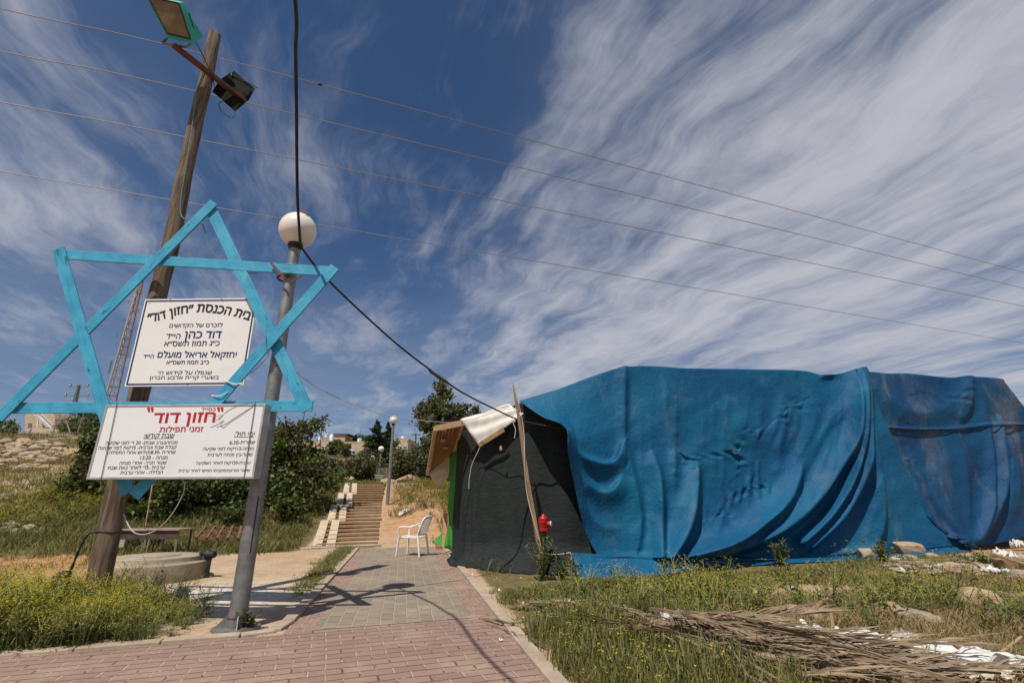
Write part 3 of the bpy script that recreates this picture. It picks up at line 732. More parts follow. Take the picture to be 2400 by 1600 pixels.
# ------------------------------------------------------------------ tarpaulins
def tarp_mat(name, c1, c2, dust, amount, dscale, stretch):
    m = bpy.data.materials.new(name); m.use_nodes = True; n = NT(m.node_tree); b = n.n['Principled BSDF']
    p = n.node('ShaderNodeTexCoord').outputs['Object']
    base = n.mix(n.mapr(n.noise(p, .8, 4, .5), .35, .65), c1, c2)
    d1 = n.noise(n.mapping(p, stretch, rot=(0, .5, 0)), dscale, 7, .68, .6)
    f = n.mapr(d1, .50, .70, 0, amount)
    f2 = n.mapr(n.noise(p, 60., 3, .7), .5, .8, 0, .14)
    c = n.mix(n.math('MAXIMUM', f, f2), base, dust)
    n.put(b.inputs['Base Color'], c); b.inputs['Roughness'].default_value = .62; b.inputs['Specular IOR Level'].default_value = .22
    w1 = n.noise(n.mapping(p, (1, 1, .5)), 11., 6, .7, .5); w2 = n.noise(p, 240., 2, .6)
    bm = n.node('ShaderNodeBump'); bm.inputs['Strength'].default_value = .45; bm.inputs['Distance'].default_value = .02
    nv = n.node('ShaderNodeVectorMath', operation='SCALE'); n.l.new(n.noise(p, 2.2, 3, .6, out='Color'), nv.inputs[0]); nv.inputs['Scale'].default_value = .55
    na = n.node('ShaderNodeVectorMath', operation='ADD'); n.l.new(p, na.inputs[0]); n.l.new(nv.outputs[0], na.inputs[1])
    vo = n.node('ShaderNodeTexVoronoi'); vo.feature = 'F1'; vo.inputs['Scale'].default_value = 4.2; n.l.new(n.mapping(na.outputs[0], (1, 1, .7)), vo.inputs['Vector'])
    vo2 = n.node('ShaderNodeTexVoronoi'); vo2.feature = 'F1'; vo2.inputs['Scale'].default_value = 13.; n.l.new(na.outputs[0], vo2.inputs['Vector'])
    rg = n.math('ABSOLUTE', n.math('SUBTRACT', n.noise(n.mapping(na.outputs[0], (1, 1, .55)), 2.6, 4, .55), .5)); rg2 = n.math('ABSOLUTE', n.math('SUBTRACT', n.noise(n.mapping(p, (.6, 1, 1), rot=(0, .6, 0)), 7., 3, .5), .5))
    w1 = n.math('ADD', w1, n.math('ADD', n.math('MULTIPLY', rg, -4.), n.math('MULTIPLY', rg2, -1.4)))
    w1 = n.math('ADD', w1, n.math('ADD', n.math('MULTIPLY', vo.outputs['Distance'], .9), n.math('MULTIPLY', vo2.outputs['Distance'], .25)))
    n.l.new(n.math('ADD', w1, n.math('MULTIPLY', w2, .10)), bm.inputs['Height']); n.l.new(bm.outputs[0], b.inputs['Normal'])
    return m
M_tarp = tarp_mat('blue_tarpaulin', (.003, .072, .170), (.004, .102, .195), (.07, .14, .195), .4, 1.5, (1, 1, .8))
M_tarp2 = tarp_mat('dusty_blue_tarpaulin', (.004, .050, .135), (.005, .065, .15), (.095, .115, .145), .9, .9, (1.4, 1, .55))
Z = lambda x, y: (1176+x*.5, 784+y*.5)         # from the enlarged right half
def resample(pl, n):
    P = np.array([tuple(p) for p in smooth_pts([Vector((*p, 0)) if len(p) == 2 else Vector(p) for p in pl], 10)])
    l = np.r_[0, np.cumsum(np.linalg.norm(np.diff(P, axis=0), axis=1))]; t = np.linspace(0, l[-1], n)
    return np.stack([np.interp(t, l, P[:, i]) for i in range(P.shape[1])], 1)
def fold_field(U, V, folds):
    H = np.zeros(U.shape)
    for pl, wl, wr, A, e0, e1 in folds:
        P = resample(pl, 36)[:, :2]; best = np.full(U.shape, 1e9); sg = np.zeros(U.shape); tt = np.zeros(U.shape)
        for i in range(35):
            a, d = P[i], P[i+1]-P[i]; L2 = d @ d
            t = np.clip(((U-a[0])*d[0]+(V-a[1])*d[1])/L2, 0, 1); dx, dy = U-a[0]-t*d[0], V-a[1]-t*d[1]; r = np.hypot(dx, dy)
            k = r < best; best[k] = r[k]; sg[k] = np.sign(d[0]*dy-d[1]*dx)[k]; tt[k] = ((i+t)/35)[k]
        w = np.where(sg > 0, wl, wr)                   # sg>0: to the left of a line running downwards
        fade = np.interp(tt, [0, .12, .5, .88, 1], [e0, (1+e0)/2, 1, (1+e1)/2, e1])
        H += A*1.3*np.exp(-np.abs(best/w)**1.6)*fade
    return H
def drape(name, rails, deps, cols, rows, folds, m, lumps=(), amp=.012, back=True, nrm=(-.22, -.97, .12), seed=0):
    Rl = np.array([resample(r, rows) for r in rails]); nr = len(rails); Dr = [np.interp(np.linspace(0, 1, rows), *zip(*[(k/(len(d)-1), x) if not isinstance(x, tuple) else x for k, x in enumerate(d)])) for d in deps]
    U, V, DD = [], [], []
    t = np.linspace(0, 1, rows)
    for i in range(nr-1):
        a, b, c, d = [Rl[max(0, min(nr-1, k))] for k in (i-1, i, i+1, i+2)]
        n = max(4, int(cols*np.abs(Rl[i+1][:, 0]-Rl[i][:, 0]).mean()/np.abs(Rl[-1][:, 0]-Rl[0][:, 0]).mean()))
        for k in range(n+(i == nr-2)):
            s = k/n; P = .5*((2*b)+(c-a)*s+(2*a-5*b+4*c-d)*s*s+(3*b-a-3*c+d)*s**3)
            if i == 0: P = b*(1-s)+c*s
            U.append(P[:, 0]); V.append(P[:, 1]); DD.append(Dr[i]*(1-s)+Dr[i+1]*s)
    U, V, DD = np.array(U), np.array(V), np.array(DD)
    H = fold_field(U, V, folds)
    for (x, y, r, A) in lumps:
        q = np.hypot(U-x, V-y)/r; an = np.arctan2(V-y, U-x); q = q*(1+.45*np.sin(an*3+x)+.3*np.sin(an*5+y)); H += A*np.exp(-q*q)*(np.sin(q*3.4+x)*.5+.9*np.sin((U-x)*.30*math.cos(x)+(V-y)*.30*math.sin(x)+y))
    wob = sum(np.sin(U*fx+V*fy+ph)*am for fx, fy, ph, am in ((.031, .012, seed, 1), (.055, -.02, 2+seed, .6), (.02, .045, 4, .7), (.11, .03, 1, .3), (.16, -.07, 3, .22), (.07, .12, 5, .25)))
    H += wob*amp*np.sin(np.clip(np.linspace(0, 1, rows), 0, 1)*math.pi)[None, :]**.5
    x = (U*K-1200)/F_PX; y = (800-V*K)/F_PX; fw = math.cos(PITCH)-y*math.sin(PITCH); up = math.sin(PITCH)+y*math.cos(PITCH)
    T = DD/fw; Pw = np.stack([x*T, DD, CAM_Z+up*T], -1)+np.array(nrm)*H[..., None]
    if back:
        tp = Pw[:, :1]; Pw = np.concatenate([tp+np.array([.7, 3.6, -1.2]), tp+np.array([.45, 2.2, -.25]), tp+np.array([.2, .9, -.02]), tp+np.array([.06, .25, .012]), Pw], 1)
    c_, r_n = Pw.shape[:2]; ix = np.arange(c_*r_n).reshape(c_, r_n)
    q = np.stack([ix[:-1, :-1], ix[:-1, 1:], ix[1:, 1:], ix[1:, :-1]], -1).reshape(-1, 4)
    return Pw.reshape(-1, 3), q
R0 = [(1193, 921), (1245, 957), (1300, 984), (1309, 1050), (1322, 1120), (1336, 1190), (1350, 1235), (1374, 1277)]
R1 = [(1275, 896), (1318, 985), (1335, 1080), (1352, 1160), (1378, 1230), (1412, 1280)]
R2 = [(1432, 844), (1432, 950), (1435, 1060), (1445, 1170), (1465, 1281)]
R3 = [(1580, 846), (1580, 960), (1582, 1080), (1588, 1180), (1600, 1283)]
R4 = [(1710, 848), (1708, 960), (1706, 1080), (1708, 1180), (1715, 1284)]
R5 = [(1840, 851), (1838, 960), (1840, 1080), (1848, 1180), (1860, 1281)]
R5b = [(1900, 863), (1905, 960), (1915, 1080), (1930, 1180), (1950, 1276)]
R6 = [(1981, 847), (1992, 960), (2015, 1080), (2045, 1180), (2085, 1264)]
R7 = [(1987, 850), (2018, 930), (2056, 1020), (2100, 1118), (2155, 1200), (2215, 1250)]
fl_main = [
 ([Z(522, 118), Z(518, 300), Z(518, 470), Z(520, 560)], 20, 6, .11, .5, .2),
 ([Z(255, 425), Z(320, 525), Z(410, 566), Z(480, 552), Z(512, 480)], 22, 7, .17, .6, .3),
 ([Z(262, 480), Z(320, 620), Z(400, 690), Z(470, 685), Z(515, 610)], 26, 9, .15, .4, .2),
 ([Z(268, 560), Z(330, 760), Z(420, 850), Z(500, 860)], 22, 10, .08, .3, .1),
 ([Z(528, 480), Z(565, 650), Z(592, 800), Z(582, 940)], 20, 7, .10, .1, .4),
 ([Z(640, 500), Z(676, 610), Z(688, 760), Z(688, 985)], 30, 6, .20, .0, .9),
 ([Z(850, 545), Z(848, 680), Z(818, 850), Z(745, 980)], 36, 6, .30, .05, .9),
 ([Z(1330, 540), Z(1268, 720), Z(1130, 852), Z(1000, 935), Z(840, 985)], 34, 8, .30, .05, .8),
 ([Z(1572, 190), Z(1560, 440), Z(1482, 600), Z(1350, 775), Z(1180, 900), Z(950, 985)], 32, 8, .32, .25, .8),
 ([Z(1600, 150), Z(1592, 430), Z(1545, 640), Z(1450, 800), Z(1330, 920)], 17, 6, .22, .25, .8),
 ([Z(1618, 140), Z(1622, 440), Z(1602, 620), Z(1515, 800), Z(1370, 945)], 22, 6, .26, .25, .7),
 ([Z(1630, 140), Z(1652, 400), Z(1690, 690), Z(1692, 850), Z(1650, 960)], 30, 6, .19, .2, .5),
 ([Z(1500, 120), Z(1460, 150), Z(1410, 165)], 10, 8, .08, .2, .2),
 ([Z(400, 985), Z(650, 1000), Z(900, 992), Z(1100, 985)], 8, 10, .08, .4, .3),
 ([Z(1720, 950), Z(1500, 975), Z(1300, 1000)], 8, 8, .06, .2, .2),
 ([Z(980, 250), Z(1080, 420), Z(1180, 480)], 40, 30, .05, 0, 0),
 ([Z(700, 150), Z(720, 400), Z(735, 700)], 30, 22, .05, .3, .2),
 ([Z(620, 250), Z(640, 500), Z(650, 620)], 22, 16, .04, .3, .2),
 ([Z(1400, 300), Z(1370, 420), Z(1290, 560)], 26, 14, .06, .1, .2),
 ([Z(930, 760), Z(960, 820), Z(900, 950)], 26, 12, .06, .1, .2)]
random.seed(12)
for k in range(46):       # finer pleats that follow the sweep of the big folds
    x0 = random.uniform(560, 1700); y0 = random.uniform(150, 640); L_ = random.uniform(120, 420); lean = -max(0, x0-900)/800*random.uniform(.2, .9)
    fl_main.append(([Z(x0, y0), Z(x0+lean*L_*.35, y0+L_*.4), Z(x0+lean*L_*1.1, min(985, y0+L_))], random.uniform(8, 22), random.uniform(6, 12), random.uniform(.01, .035), 0, 0))
lum = [(*Z(1020, 510), 14, .045), (*Z(1110, 665), 20, .05), (*Z(800, 540), 9, .04), (*Z(1130, 420), 10, .03), (*Z(1245, 350), 10, .03), (*Z(960, 790), 10, .025), (*Z(1320, 295), 9, .02), (*Z(720, 230), 8, .012), (*Z(830, 585), 8, .02), (*Z(1050, 560), 11, .03)]
Pm, qm = drape('t', [R0, R1, R2, R3, R4, R5, R5b, R6, R7], [((0, 8.85), (.17, 8.4), (.33, 8.08), (.6, 8.3), (1, 8.55)), ((0, 8.95), (.3, 8.62), (1, 8.68)), (9.2, 8.85), (9.55, 9.15), (9.8, 9.5), (10.05, 9.8), (10.15, 9.98), (10.22, 10.2), (10.26, 10.48)], 380, 190, fl_main, M_tarp, lum)
# the loose hem: pulled out by a cord on the left, lying on the ground further right
topl = [(1310, 1268, 8.40), (1476, 1277, 8.72), (1626, 1281, 9.02), (1776, 1283, 9.36), (1851, 1281, 9.6), (1976, 1274, 9.96), (2100, 1264, 10.25), (2218, 1251, 10.46)]
hem = [(1333, 1330), (1476, 1324), (1626, 1306), (1740, 1297), (1851, 1291), (1976, 1286), (2090, 1277), (2176, 1271), (2238, 1263)]
A_ = resample([at(*p) for p in topl], 220); B_ = resample([gnd(u, v, .02) for u, v in hem], 220)
rw = 22; t = np.linspace(0, 1, rw)[None, :, None]; Ph = A_[:, None]*(1-t)+B_[:, None]*t
sg_ = np.arange(220)[:, None]/219; tv = t[0, :, 0][None]
Ph[..., 1] -= .055*np.exp(-((tv-.05)/.07)**2)+.05*np.sin(tv*math.pi)*np.sin(sg_*38+tv*5)*(1-sg_)+.02*np.sin(sg_*90+tv*9)*tv
Ph[..., 2] += .015*np.sin(sg_*60+tv*7)*np.sin(tv*math.pi)
ix = np.arange(220*rw).reshape(220, rw); qh = np.stack([ix[:-1, :-1], ix[:-1, 1:], ix[1:, 1:], ix[1:, :-1]], -1).reshape(-1, 4)
tarp = empty('tarpaulin', (5.2, 9.3, .1), 'long bright blue tarpaulin draped in sweeping folds over the hut', 'tarpaulin')
def thick(o, th=.006):
    m = o.modifiers.new('thickness', 'SOLIDIFY'); m.thickness = th; m.offset = 1; return o
thick(obj_from('sheet', Pm, qm, M_tarp, tarp, True)); thick(obj_from('hem', Ph.reshape(-1, 3), qh, M_tarp, tarp, True))
# torn holes with lifted flaps
M_dark = mat('dark_opening', (.004, .008, .012), rough=1)
def surf(u, v):
    x = at(u, v, 1.)-Vector((0, 0, CAM_Z)); x.normalize()
    d = Pm-np.array([0, 0, CAM_Z]); l = np.linalg.norm(d, axis=1); c = (d @ np.array(x))/l; k = int(np.argmax(c)); return Vector(Pm[k])
mb = MB(); nrmv = Vector((-.22, -.97, .1)).normalized()
for (x, y, w_, h_) in ((1020, 500, 26, 40), (1005, 490, 14, 16), (800, 548, 10, 12), (1120, 640, 12, 20), (1090, 705, 22, 8), (1245, 352, 12, 9)):
    u, v = Z(x, y); c = surf(u, v)+nrmv*.012; pts = []
    for k in range(7):
        a = k/7*6.283; r = .55+.45*random.random(); p = c+Vector((math.cos(a)*w_*.0022*r, 0, math.sin(a)*h_*.0022*r)); pts.append(p)
    mb.slab(pts, (0, -1, 0), .008)
mb.build('patch', mat('teal_patch', (.02, .10, .15), rough=.6), tarp)
Q = [[(1984, 852), (2002, 925), (2034, 1016), (2080, 1118), (2136, 1200), (2205, 1252)],
     [(2040, 857), (2070, 940), (2110, 1040), (2150, 1140), (2190, 1215), (2224, 1254)],
     [(2090, 857), (2120, 950), (2150, 1060), (2190, 1170), (2232, 1256)],
     [(2180, 866), (2195, 960), (2212, 1060), (2230, 1170), (2240, 1256)],
     [(2226, 864), (2232, 960), (2240, 1060), (2246, 1170), (2247, 1255)],
     [(2299, 868), (2290, 960), (2284, 1060), (2275, 1170), (2256, 1253)],
     [(2312, 878), (2310, 960), (2308, 1060), (2300, 1160), (2285, 1250)],
     [(2330, 901), (2332, 980), (2330, 1060), (2326, 1150), (2312, 1244)],
     [(2400, 985), (2400, 1060), (2400, 1140), (2395, 1226)], [(2520, 1085), (2520, 1130), (2520, 1210)]]
fr = [([Z(1655, 160), Z(1760, 330), Z(1800, 370)], 20, 30, .05, .3, 0),
 ([Z(2108, 168), Z(2098, 300), Z(2062, 375)], 20, 8, .11, .6, 0),
 ([Z(2165, 260), Z(2195, 480), Z(2198, 740), Z(2140, 905)], 18, 5, .12, .0, .6),
 ([Z(2245, 330), Z(2256, 640), Z(2212, 800), Z(2146, 915)], 20, 7, .20, .0, .6),
 ([Z(1840, 640), Z(1905, 780), Z(1965, 860), Z(2060, 918)], 26, 8, .12, .0, .5),
 ([Z(1800, 480), Z(1900, 680), Z(2000, 820), Z(2070, 905)], 18, 10, .08, .0, .5),
 ([Z(1930, 560), Z(2010, 740), Z(2060, 860), Z(2080, 912)], 18, 10, .07, .0, .4),
 ([Z(1680, 230), Z(1850, 330), Z(2000, 300), Z(2080, 210)], 26, 18, .06, .2, .2),
 ([Z(2050, 380), Z(2090, 600), Z(2100, 800), Z(2100, 905)], 16, 9, .05, .0, .3),
 ([Z(2300, 420), Z(2330, 640), Z(2310, 800)], 20, 12, .07, .0, .2), ([Z(1730, 400), Z(1960, 405), Z(2200, 385), Z(2360, 382)], 3.5, 3.5, .035, 1, 1)]
P2, q2 = drape('t', Q, [(10.32, 10.52), (10.42, 10.56), (10.55, 10.6), (10.75, 10.66), (10.85, 10.7), (11, 10.78), (11.02, 10.82), (11.05, 10.85), (11.3, 11.0), (11.8, 11.3)], 260, 150, fr, M_tarp2, [(*Z(2075, 260), 14, .03), (*Z(1845, 555), 8, .02)], .016, seed=2.)
P2[:, 1] += .035
t2 = empty('tarpaulin', (10.2, 10.8, .2), 'dusty grey blue tarpaulin with a dark sewn seam at the right end', 'tarpaulin')
thick(obj_from('sheet', P2, q2, M_tarp2, t2, True))
def surf2(u, v):
    x = at(u, v, 1.)-Vector((0, 0, CAM_Z)); x.normalize()
    d = P2-np.array([0, 0, CAM_Z]); l = np.linalg.norm(d, axis=1); c = (d @ np.array(x))/l; return Vector(P2[int(np.argmax(c))])
sm_ = [surf2(*Z(x, y))+Vector((-.01, -.022, 0)) for x, y in ((1728, 394), (1800, 402), (1880, 404), (1960, 406), (2040, 403), (2120, 396), (2200, 389), (2260, 384), (2310, 382), (2352, 383))]
MB().tube(smooth_pts(sm_, 5), .012, 6).build('seam', mat('dark_seam', (.006, .015, .03)), t2, True)
g_ = at(2206, 1245, 10.3); mb = MB()
for k in range(7):
    a = k*.9; mb.tube(smooth_pts([g_+Vector((-.15+.05*k, .1, .10+.04*math.sin(a))), g_+Vector((-.02+.03*math.cos(a), -.08, .05+.05*math.sin(a*2))), g_+Vector((.12+.04*math.sin(a), -.05, -.02+.02*k % .07)), g_+Vector((.28, .02*k, -.08))], 4), [.03+.012*math.sin(k+i) for i in range(13)], 7)
mb.build('gathered_knot', M_tarp2, t2, True)

# ------------------------------------------------------------------ hut gable end
hut = empty('hut', (-.2, 9.6, 0), 'makeshift hut with a black netting front and a wooden awning', 'hut')
def net_mat(name, a, b_, sc=(1, 1, 14)):
    m = mat(name, a, b_, .85, 6., 5, .0, stretch=sc, spec=.2)
    n = NT(m.node_tree); bs = n.n['Principled BSDF']; p = n.node('ShaderNodeTexCoord').outputs['Object']
    bm = n.node('ShaderNodeBump'); bm.inputs['Strength'].default_value = .5; bm.inputs['Distance'].default_value = .02
    h = n.math('ADD', n.noise(n.mapping(p, (1, 1, 6)), 14., 4, .6), n.math('MULTIPLY', n.noise(p, 5., 3, .6, 1.), 1.4))
    n.l.new(h, bm.inputs['Height']); n.l.new(bm.outputs[0], bs.inputs['Normal']); return m
M_net = net_mat('black_shade_net', (.016, .020, .019), (.030, .035, .034))
M_gnet = net_mat('green_shade_net', (.045, .22, .025), (.07, .29, .045))
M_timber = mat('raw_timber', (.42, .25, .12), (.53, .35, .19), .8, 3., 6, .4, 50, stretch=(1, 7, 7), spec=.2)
M_timber2 = mat('awning_boards_shaded', (.27, .12, .04), (.36, .18, .07), .8, 3., 6, .4, 50, stretch=(1, 7, 7), spec=.2)  # darker than the raw timber: underside shade is put into the colour
M_sheet = mat('white_vinyl', (.78, .74, .68), (.70, .65, .57), .5, 3., 4, .25, 6)
nb_ = [(-1.22, 10.9), (-1.05, 10.25), (-.90, 9.9), (-.66, 9.66), (-.25, 9.38), (.3, 9.1), (.85, 8.98), (1.5, 9.1), (2.1, 9.3)]
ntop = [2.62, 2.55, 2.50, 2.55, 2.80, 2.98, 2.72, 2.4, 2.3]
cn, rn = 150, 60; s_ = np.linspace(0, 8, cn); bx = np.interp(s_, range(9), [p[0] for p in nb_]); by = np.interp(s_, range(9), [p[1] for p in nb_]); tz = np.interp(s_, range(9), ntop)
bx = np.convolve(np.pad(bx, 5, 'edge'), np.ones(11)/11, 'valid'); by = np.convolve(np.pad(by, 5, 'edge'), np.ones(11)/11, 'valid')
tt = np.linspace(0, 1, rn)[None]; zz_ = tz[:, None]*(1-tt)
flare = np.clip((tt-.82)/.18, 0, 1)**2
wr_ = .03*np.sin(s_[:, None]*4+tt*2)*np.sin(tt*3)+.02*np.sin(s_[:, None]*9-tt*6)*tt+.035*np.sin(tt*26+s_[:, None]*3)*flare+.03*np.sin(s_[:, None]*17+tt*3)*flare
nx_ = np.interp(s_, [0, 1, 2, 3, 4, 8], [-1, -.95, -.8, -.45, -.25, -.1])[:, None]; ny_ = -np.sqrt(1-nx_**2)
N3 = np.stack([bx[:, None]+nx_*(wr_+.42*flare*np.interp(s_, [0, 2, 4, 6, 8], [.1, .25, .8, 1, .8])[:, None]), by[:, None]+ny_*(wr_+.42*flare*np.interp(s_, [0, 2, 4, 6, 8], [.3, .5, .9, 1.1, .8])[:, None]), zz_+.012+.02*flare*np.abs(np.sin(s_[:, None]*11))], -1)
ix = np.arange(cn*rn).reshape(cn, rn); qn = np.stack([ix[:-1, :-1], ix[:-1, 1:], ix[1:, 1:], ix[1:, :-1]], -1).reshape(-1, 4)
thick(obj_from('net_front', N3.reshape(-1, 3), qn, M_net, hut, True), .004)
mb = MB().tube([at(1040, 1296, 10.0), at(1060, 1300, 9.75), at(1085, 1308, 9.4)], [.07, .09, .05], 9).tube([at(1032, 1285, 10.2), at(1048, 1299, 9.9), at(1075, 1310, 9.5), at(1110, 1316, 9.2)], [.05, .07, .06, .03], 9)
mb.build('net_bunch', M_net, hut, True)
mb = MB()
for u, v, D in ((1150, 1029, 9.08),):
    c = at(u, v, D); mb.slab([c+Vector((math.cos(a)*.028, 0, math.sin(a)*.05)) for a in np.linspace(0, 5.6, 9)], (0, -1, 0), .004)
mb.build('patch', M_timber, hut)
# awning on the left
P1, P2_, P3, P4 = at(1063, 966, 9.55), at(1003, 978, 9.4), at(984, 1083, 12.6), at(1040, 1040, 12.3)
n_aw = (P2_-P1).cross(P4-P1).normalized(); n_aw = n_aw if n_aw.z > 0 else -n_aw
nb = 17
for i in range(nb):
    a, b_ = (i+.12)/nb, (i+.90)/nb; lf = n_aw*.03
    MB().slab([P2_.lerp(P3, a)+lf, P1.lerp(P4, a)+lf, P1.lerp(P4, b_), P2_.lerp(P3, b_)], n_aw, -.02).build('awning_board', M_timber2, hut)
MB().slab([P2_+n_aw*.06, P1+n_aw*.06, P4+n_aw*.06, P3+n_aw*.06], n_aw, -.02).build('gap_shade_backing', M_dark, hut)  # black backing added so the gaps between boards read as shade
dn = Vector((0, 0, -.05))
MB().beam(P2_+dn+Vector((-.02, -.03, 0)), P1+dn+Vector((.0, -.03, 0)), .03, .11).build('fascia', M_timber, hut, bevel=.003)
MB().beam(P2_+dn+Vector((-.02, 0, 0)), P3+dn+Vector((-.02, 0, 0)), .07, .09).build('rafter', M_timber, hut, bevel=.003)
MB().beam(P1+dn*1.2, P4+dn*1.2, .05, .08).build('rafter', M_timber, hut, bevel=.003)
for f, g in ((.30, .08), (.34, .30), (.55, .55)):
    q = P2_.lerp(P3, g).lerp(P1.lerp(P4, g), f)+n_aw*-.03
    MB().box(q, (.10, .16, .03)).build('batten', mat('pale_offcut', (.62, .45, .27), rough=.8), hut)
for k in range(5):
    a_ = .12+.1*k
    MB().beam(P2_.lerp(P3, .04).lerp(P1.lerp(P4, .04), a_*1.3)-n_aw*.014, P2_.lerp(P3, .30).lerp(P1.lerp(P4, .30), a_*1.3)-n_aw*.014, .010, .008).build('lath', mat('pale_lath', (.55, .40, .24), rough=.8), hut)
def cloth(name, poly, m, n, th=.006, parent=None, sub=5, puff=.02):
    """polygon of 4 corners turned into a slightly rumpled sheet"""
    a, b, c, d = [Vector(p) for p in poly]; k = 4*sub; V = []; n = Vector(n).normalized()
    for i in range(k+1):
        for j in range(k+1):
            s, t = i/k, j/k; p = a.lerp(b, s).lerp(d.lerp(c, s), t)
            V.append(tuple(p+n*(puff*(math.sin(s*9+t*4)*.5+math.sin(t*13-s*5)*.4+math.sin(s*23+t*17)*.2))))
    F = [(i*(k+1)+j, i*(k+1)+j+1, (i+1)*(k+1)+j+1, (i+1)*(k+1)+j) for i in range(k) for j in range(k)]
    return thick(obj_from(name, V, F, m, parent, True), th)
cloth('hanging_cloth', [at(985, 1084, 12.5), at(1034, 1046, 12.2), at(1030, 1096, 12.2), at(1004, 1118, 12.4)], mat('cream_cloth', (.58, .52, .38), (.48, .42, .30), .8, 3.), (-.5, -1, 0), parent=hut)
cloth('green_net', [at(1056, 1010, 11.2), at(1034, 1050, 12.1), at(1024, 1258, 11.6), at(1046, 1268, 11.0)], M_gnet, (-1, -.6, 0), parent=hut, puff=.05)
cloth('white_sheet', [at(1057, 963, 9.50), at(1170, 928, 9.18), at(1203, 951, 8.95), at(1101, 1024, 9.36)], M_sheet, (-.1, -1, .4), parent=hut, puff=.035)
MB().beam(at(1100, 1022, 9.30), at(1157, 986, 9.06), .03, .085, (0, -.3, 1)).build('batten', M_timber, hut, bevel=.004)
MB().beam(at(1021, 1258, 11.9), at(1023, 1178, 12.0), .10, .05).build('post', M_timber, hut, bevel=.004)
mb = MB().tube(smooth_pts([at(1103, 1024, 9.3), at(1098, 1036, 9.3), at(1084, 1066, 9.34), at(1078, 1098, 9.36), at(1077, 1122, 9.36)]), .006, 5); mb.build('cord', M_rope, hut, True)
mb = MB().tube([Vector((-.3, 9.45, 2.72)), Vector((.3, 9.3, 2.9)), Vector((1.1, 9.25, 2.5))], .03, 6); mb.build('ridge_pole', M_timber, hut)
tag(cloth('green_netting', [gnd(998, 1249)+Vector((0, 0, .02)), gnd(1022, 1232)+Vector((0, 0, .30)), gnd(1024, 1256)+Vector((.1, 0, .03)), gnd(1006, 1260)+Vector((0, 0, .03))], M_gnet, (0, -.4, 1), puff=.04), 'scrap of bright green netting lying at the corner of the hut', 'netting')
br_m = mat('terracotta', (.42, .16, .08), (.32, .12, .06), .9, 8.)
p = gnd(1012, 1262); tag(MB().box(p+Vector((0, 0, .05)), (.24, .16, .1), Matrix.Rotation(.4, 3, 'Z')).build('brick', br_m, bevel=.01), 'reddish brick by the hut corner under the green netting', 'brick')
# stake, rope, hydrant
S0, S1 = gnd(1250, 1322), at(1179, 882, 8.2)
S0.y = 8.28; S0.x = at(1249, 1322, 8.28).x; S0.z = 0
st = empty('stake', tuple(S0), 'leaning split wooden stake tied to the hut by a cord', 'stake')
n_ = 12; pts = [S0.lerp(S1, i/n_)+Vector((.008*math.sin(i*.8), 0, 0)) for i in range(n_+1)]
mb = MB().tube(pts, [.039-.011*i/n_ for i in range(n_)]+[.010], 5); mb.build('shaft', mat('split_wood', (.40, .26, .14), (.27, .165, .09), .85, 3., 6, .6, 40, stretch=(8, 8, 1)), st)
mb = MB()
for k in np.linspace(.30, .93, 3): pass
rp = [S0.lerp(S1, k)+Vector((.055*math.cos(a), -.055*abs(math.sin(a))-.0, 0)) for k, a in zip(np.linspace(.06, .93, 26), np.linspace(0, 7.5, 26))]
MB().tube(smooth_pts(rp, 3), .007, 5).build('rope', M_rope, st, True)
kn = S0.lerp(S1, .86); MB().tube(smooth_pts([kn+Vector((-.03, -.06, 0)), kn+Vector((-.07, -.07, -.12)), kn+Vector((-.04, -.07, -.22)), kn+Vector((-.07, -.07, -.24)), kn+Vector((-.03, -.08, -.36)), kn+Vector((-.05, -.08, -.5))]), .006, 5).build('rope_end', M_rope, st, True)
q = S0.lerp(S1, .13); e = at(1310, 1268, 8.38)
tag(MB().tube(sag(q+Vector((0, -.05, 0)), e, .03)+[e+Vector((.02, -.02, -.06)), e+Vector((.05, -.02, -.16))], .009, 6).build('cord', M_rope, smooth=True), 'cord tying the loose tarpaulin hem to the foot of the stake', 'cord')
h0 = Vector((at(1248, 1200, 8.62).x, 8.62, 0)); hy = empty('hydrant', tuple(h0), 'red hydrant head on a dark standpipe in front of the black netting', 'hydrant')
M_hyd = mat('red_paint', (.42, .012, .015), (.33, .012, .015), .35, 8., 4, .2, 40, spec=.5)
MB().tube([h0, h0+Vector((0, 0, .70))], .045, 14).build('standpipe', M_black, hy, True)
MB().lathe(h0, [(.06, .68), (.095, .69), (.095, .725), (.07, .735), (.078, .76), (.082, .80), (.088, .815), (.088, .84), (.075, .85), (.082, .865), (.08, .89), (.06, .915), (.035, .93), (.028, .955), (.01, .96)], 24).build('body', M_hyd, hy, True)
MB().lathe(h0+Vector((.0, 0, .80)), [(.045, .05), (.045, .105), (.055, .107), (.055, .125)], 18, (.95, -.35, 0)).build('outlet', M_hyd, hy, True)
MB().lathe(h0+Vector((.0, 0, .80)), [(.048, .1255), (.048, .14), (.02, .15)], 18, (.95, -.35, 0)).build('outlet_cap', mat('pale_cap', (.62, .55, .52), rough=.6), hy, True)
p = gnd(1312, 1312); b_ = Vector((at(1312, 1280, 8.3).x, 8.3, gz(1, 8.3)))
tp_ = empty('tap', tuple(b_), 'small tap with a red handle low beside the stake', 'tap')
MB().tube([b_, b_+Vector((.01, 0, .28))], .009, 6).lathe(b_, [(.012, .25), (.022, .26), (.022, .28), (.012, .29)], 10).build('pipe', M_galv, tp_, True)
MB().tube([b_+Vector((-.05, 0, .30)), b_+Vector((.03, 0, .295))], .009, 6).build('handle', M_hyd, tp_, True)


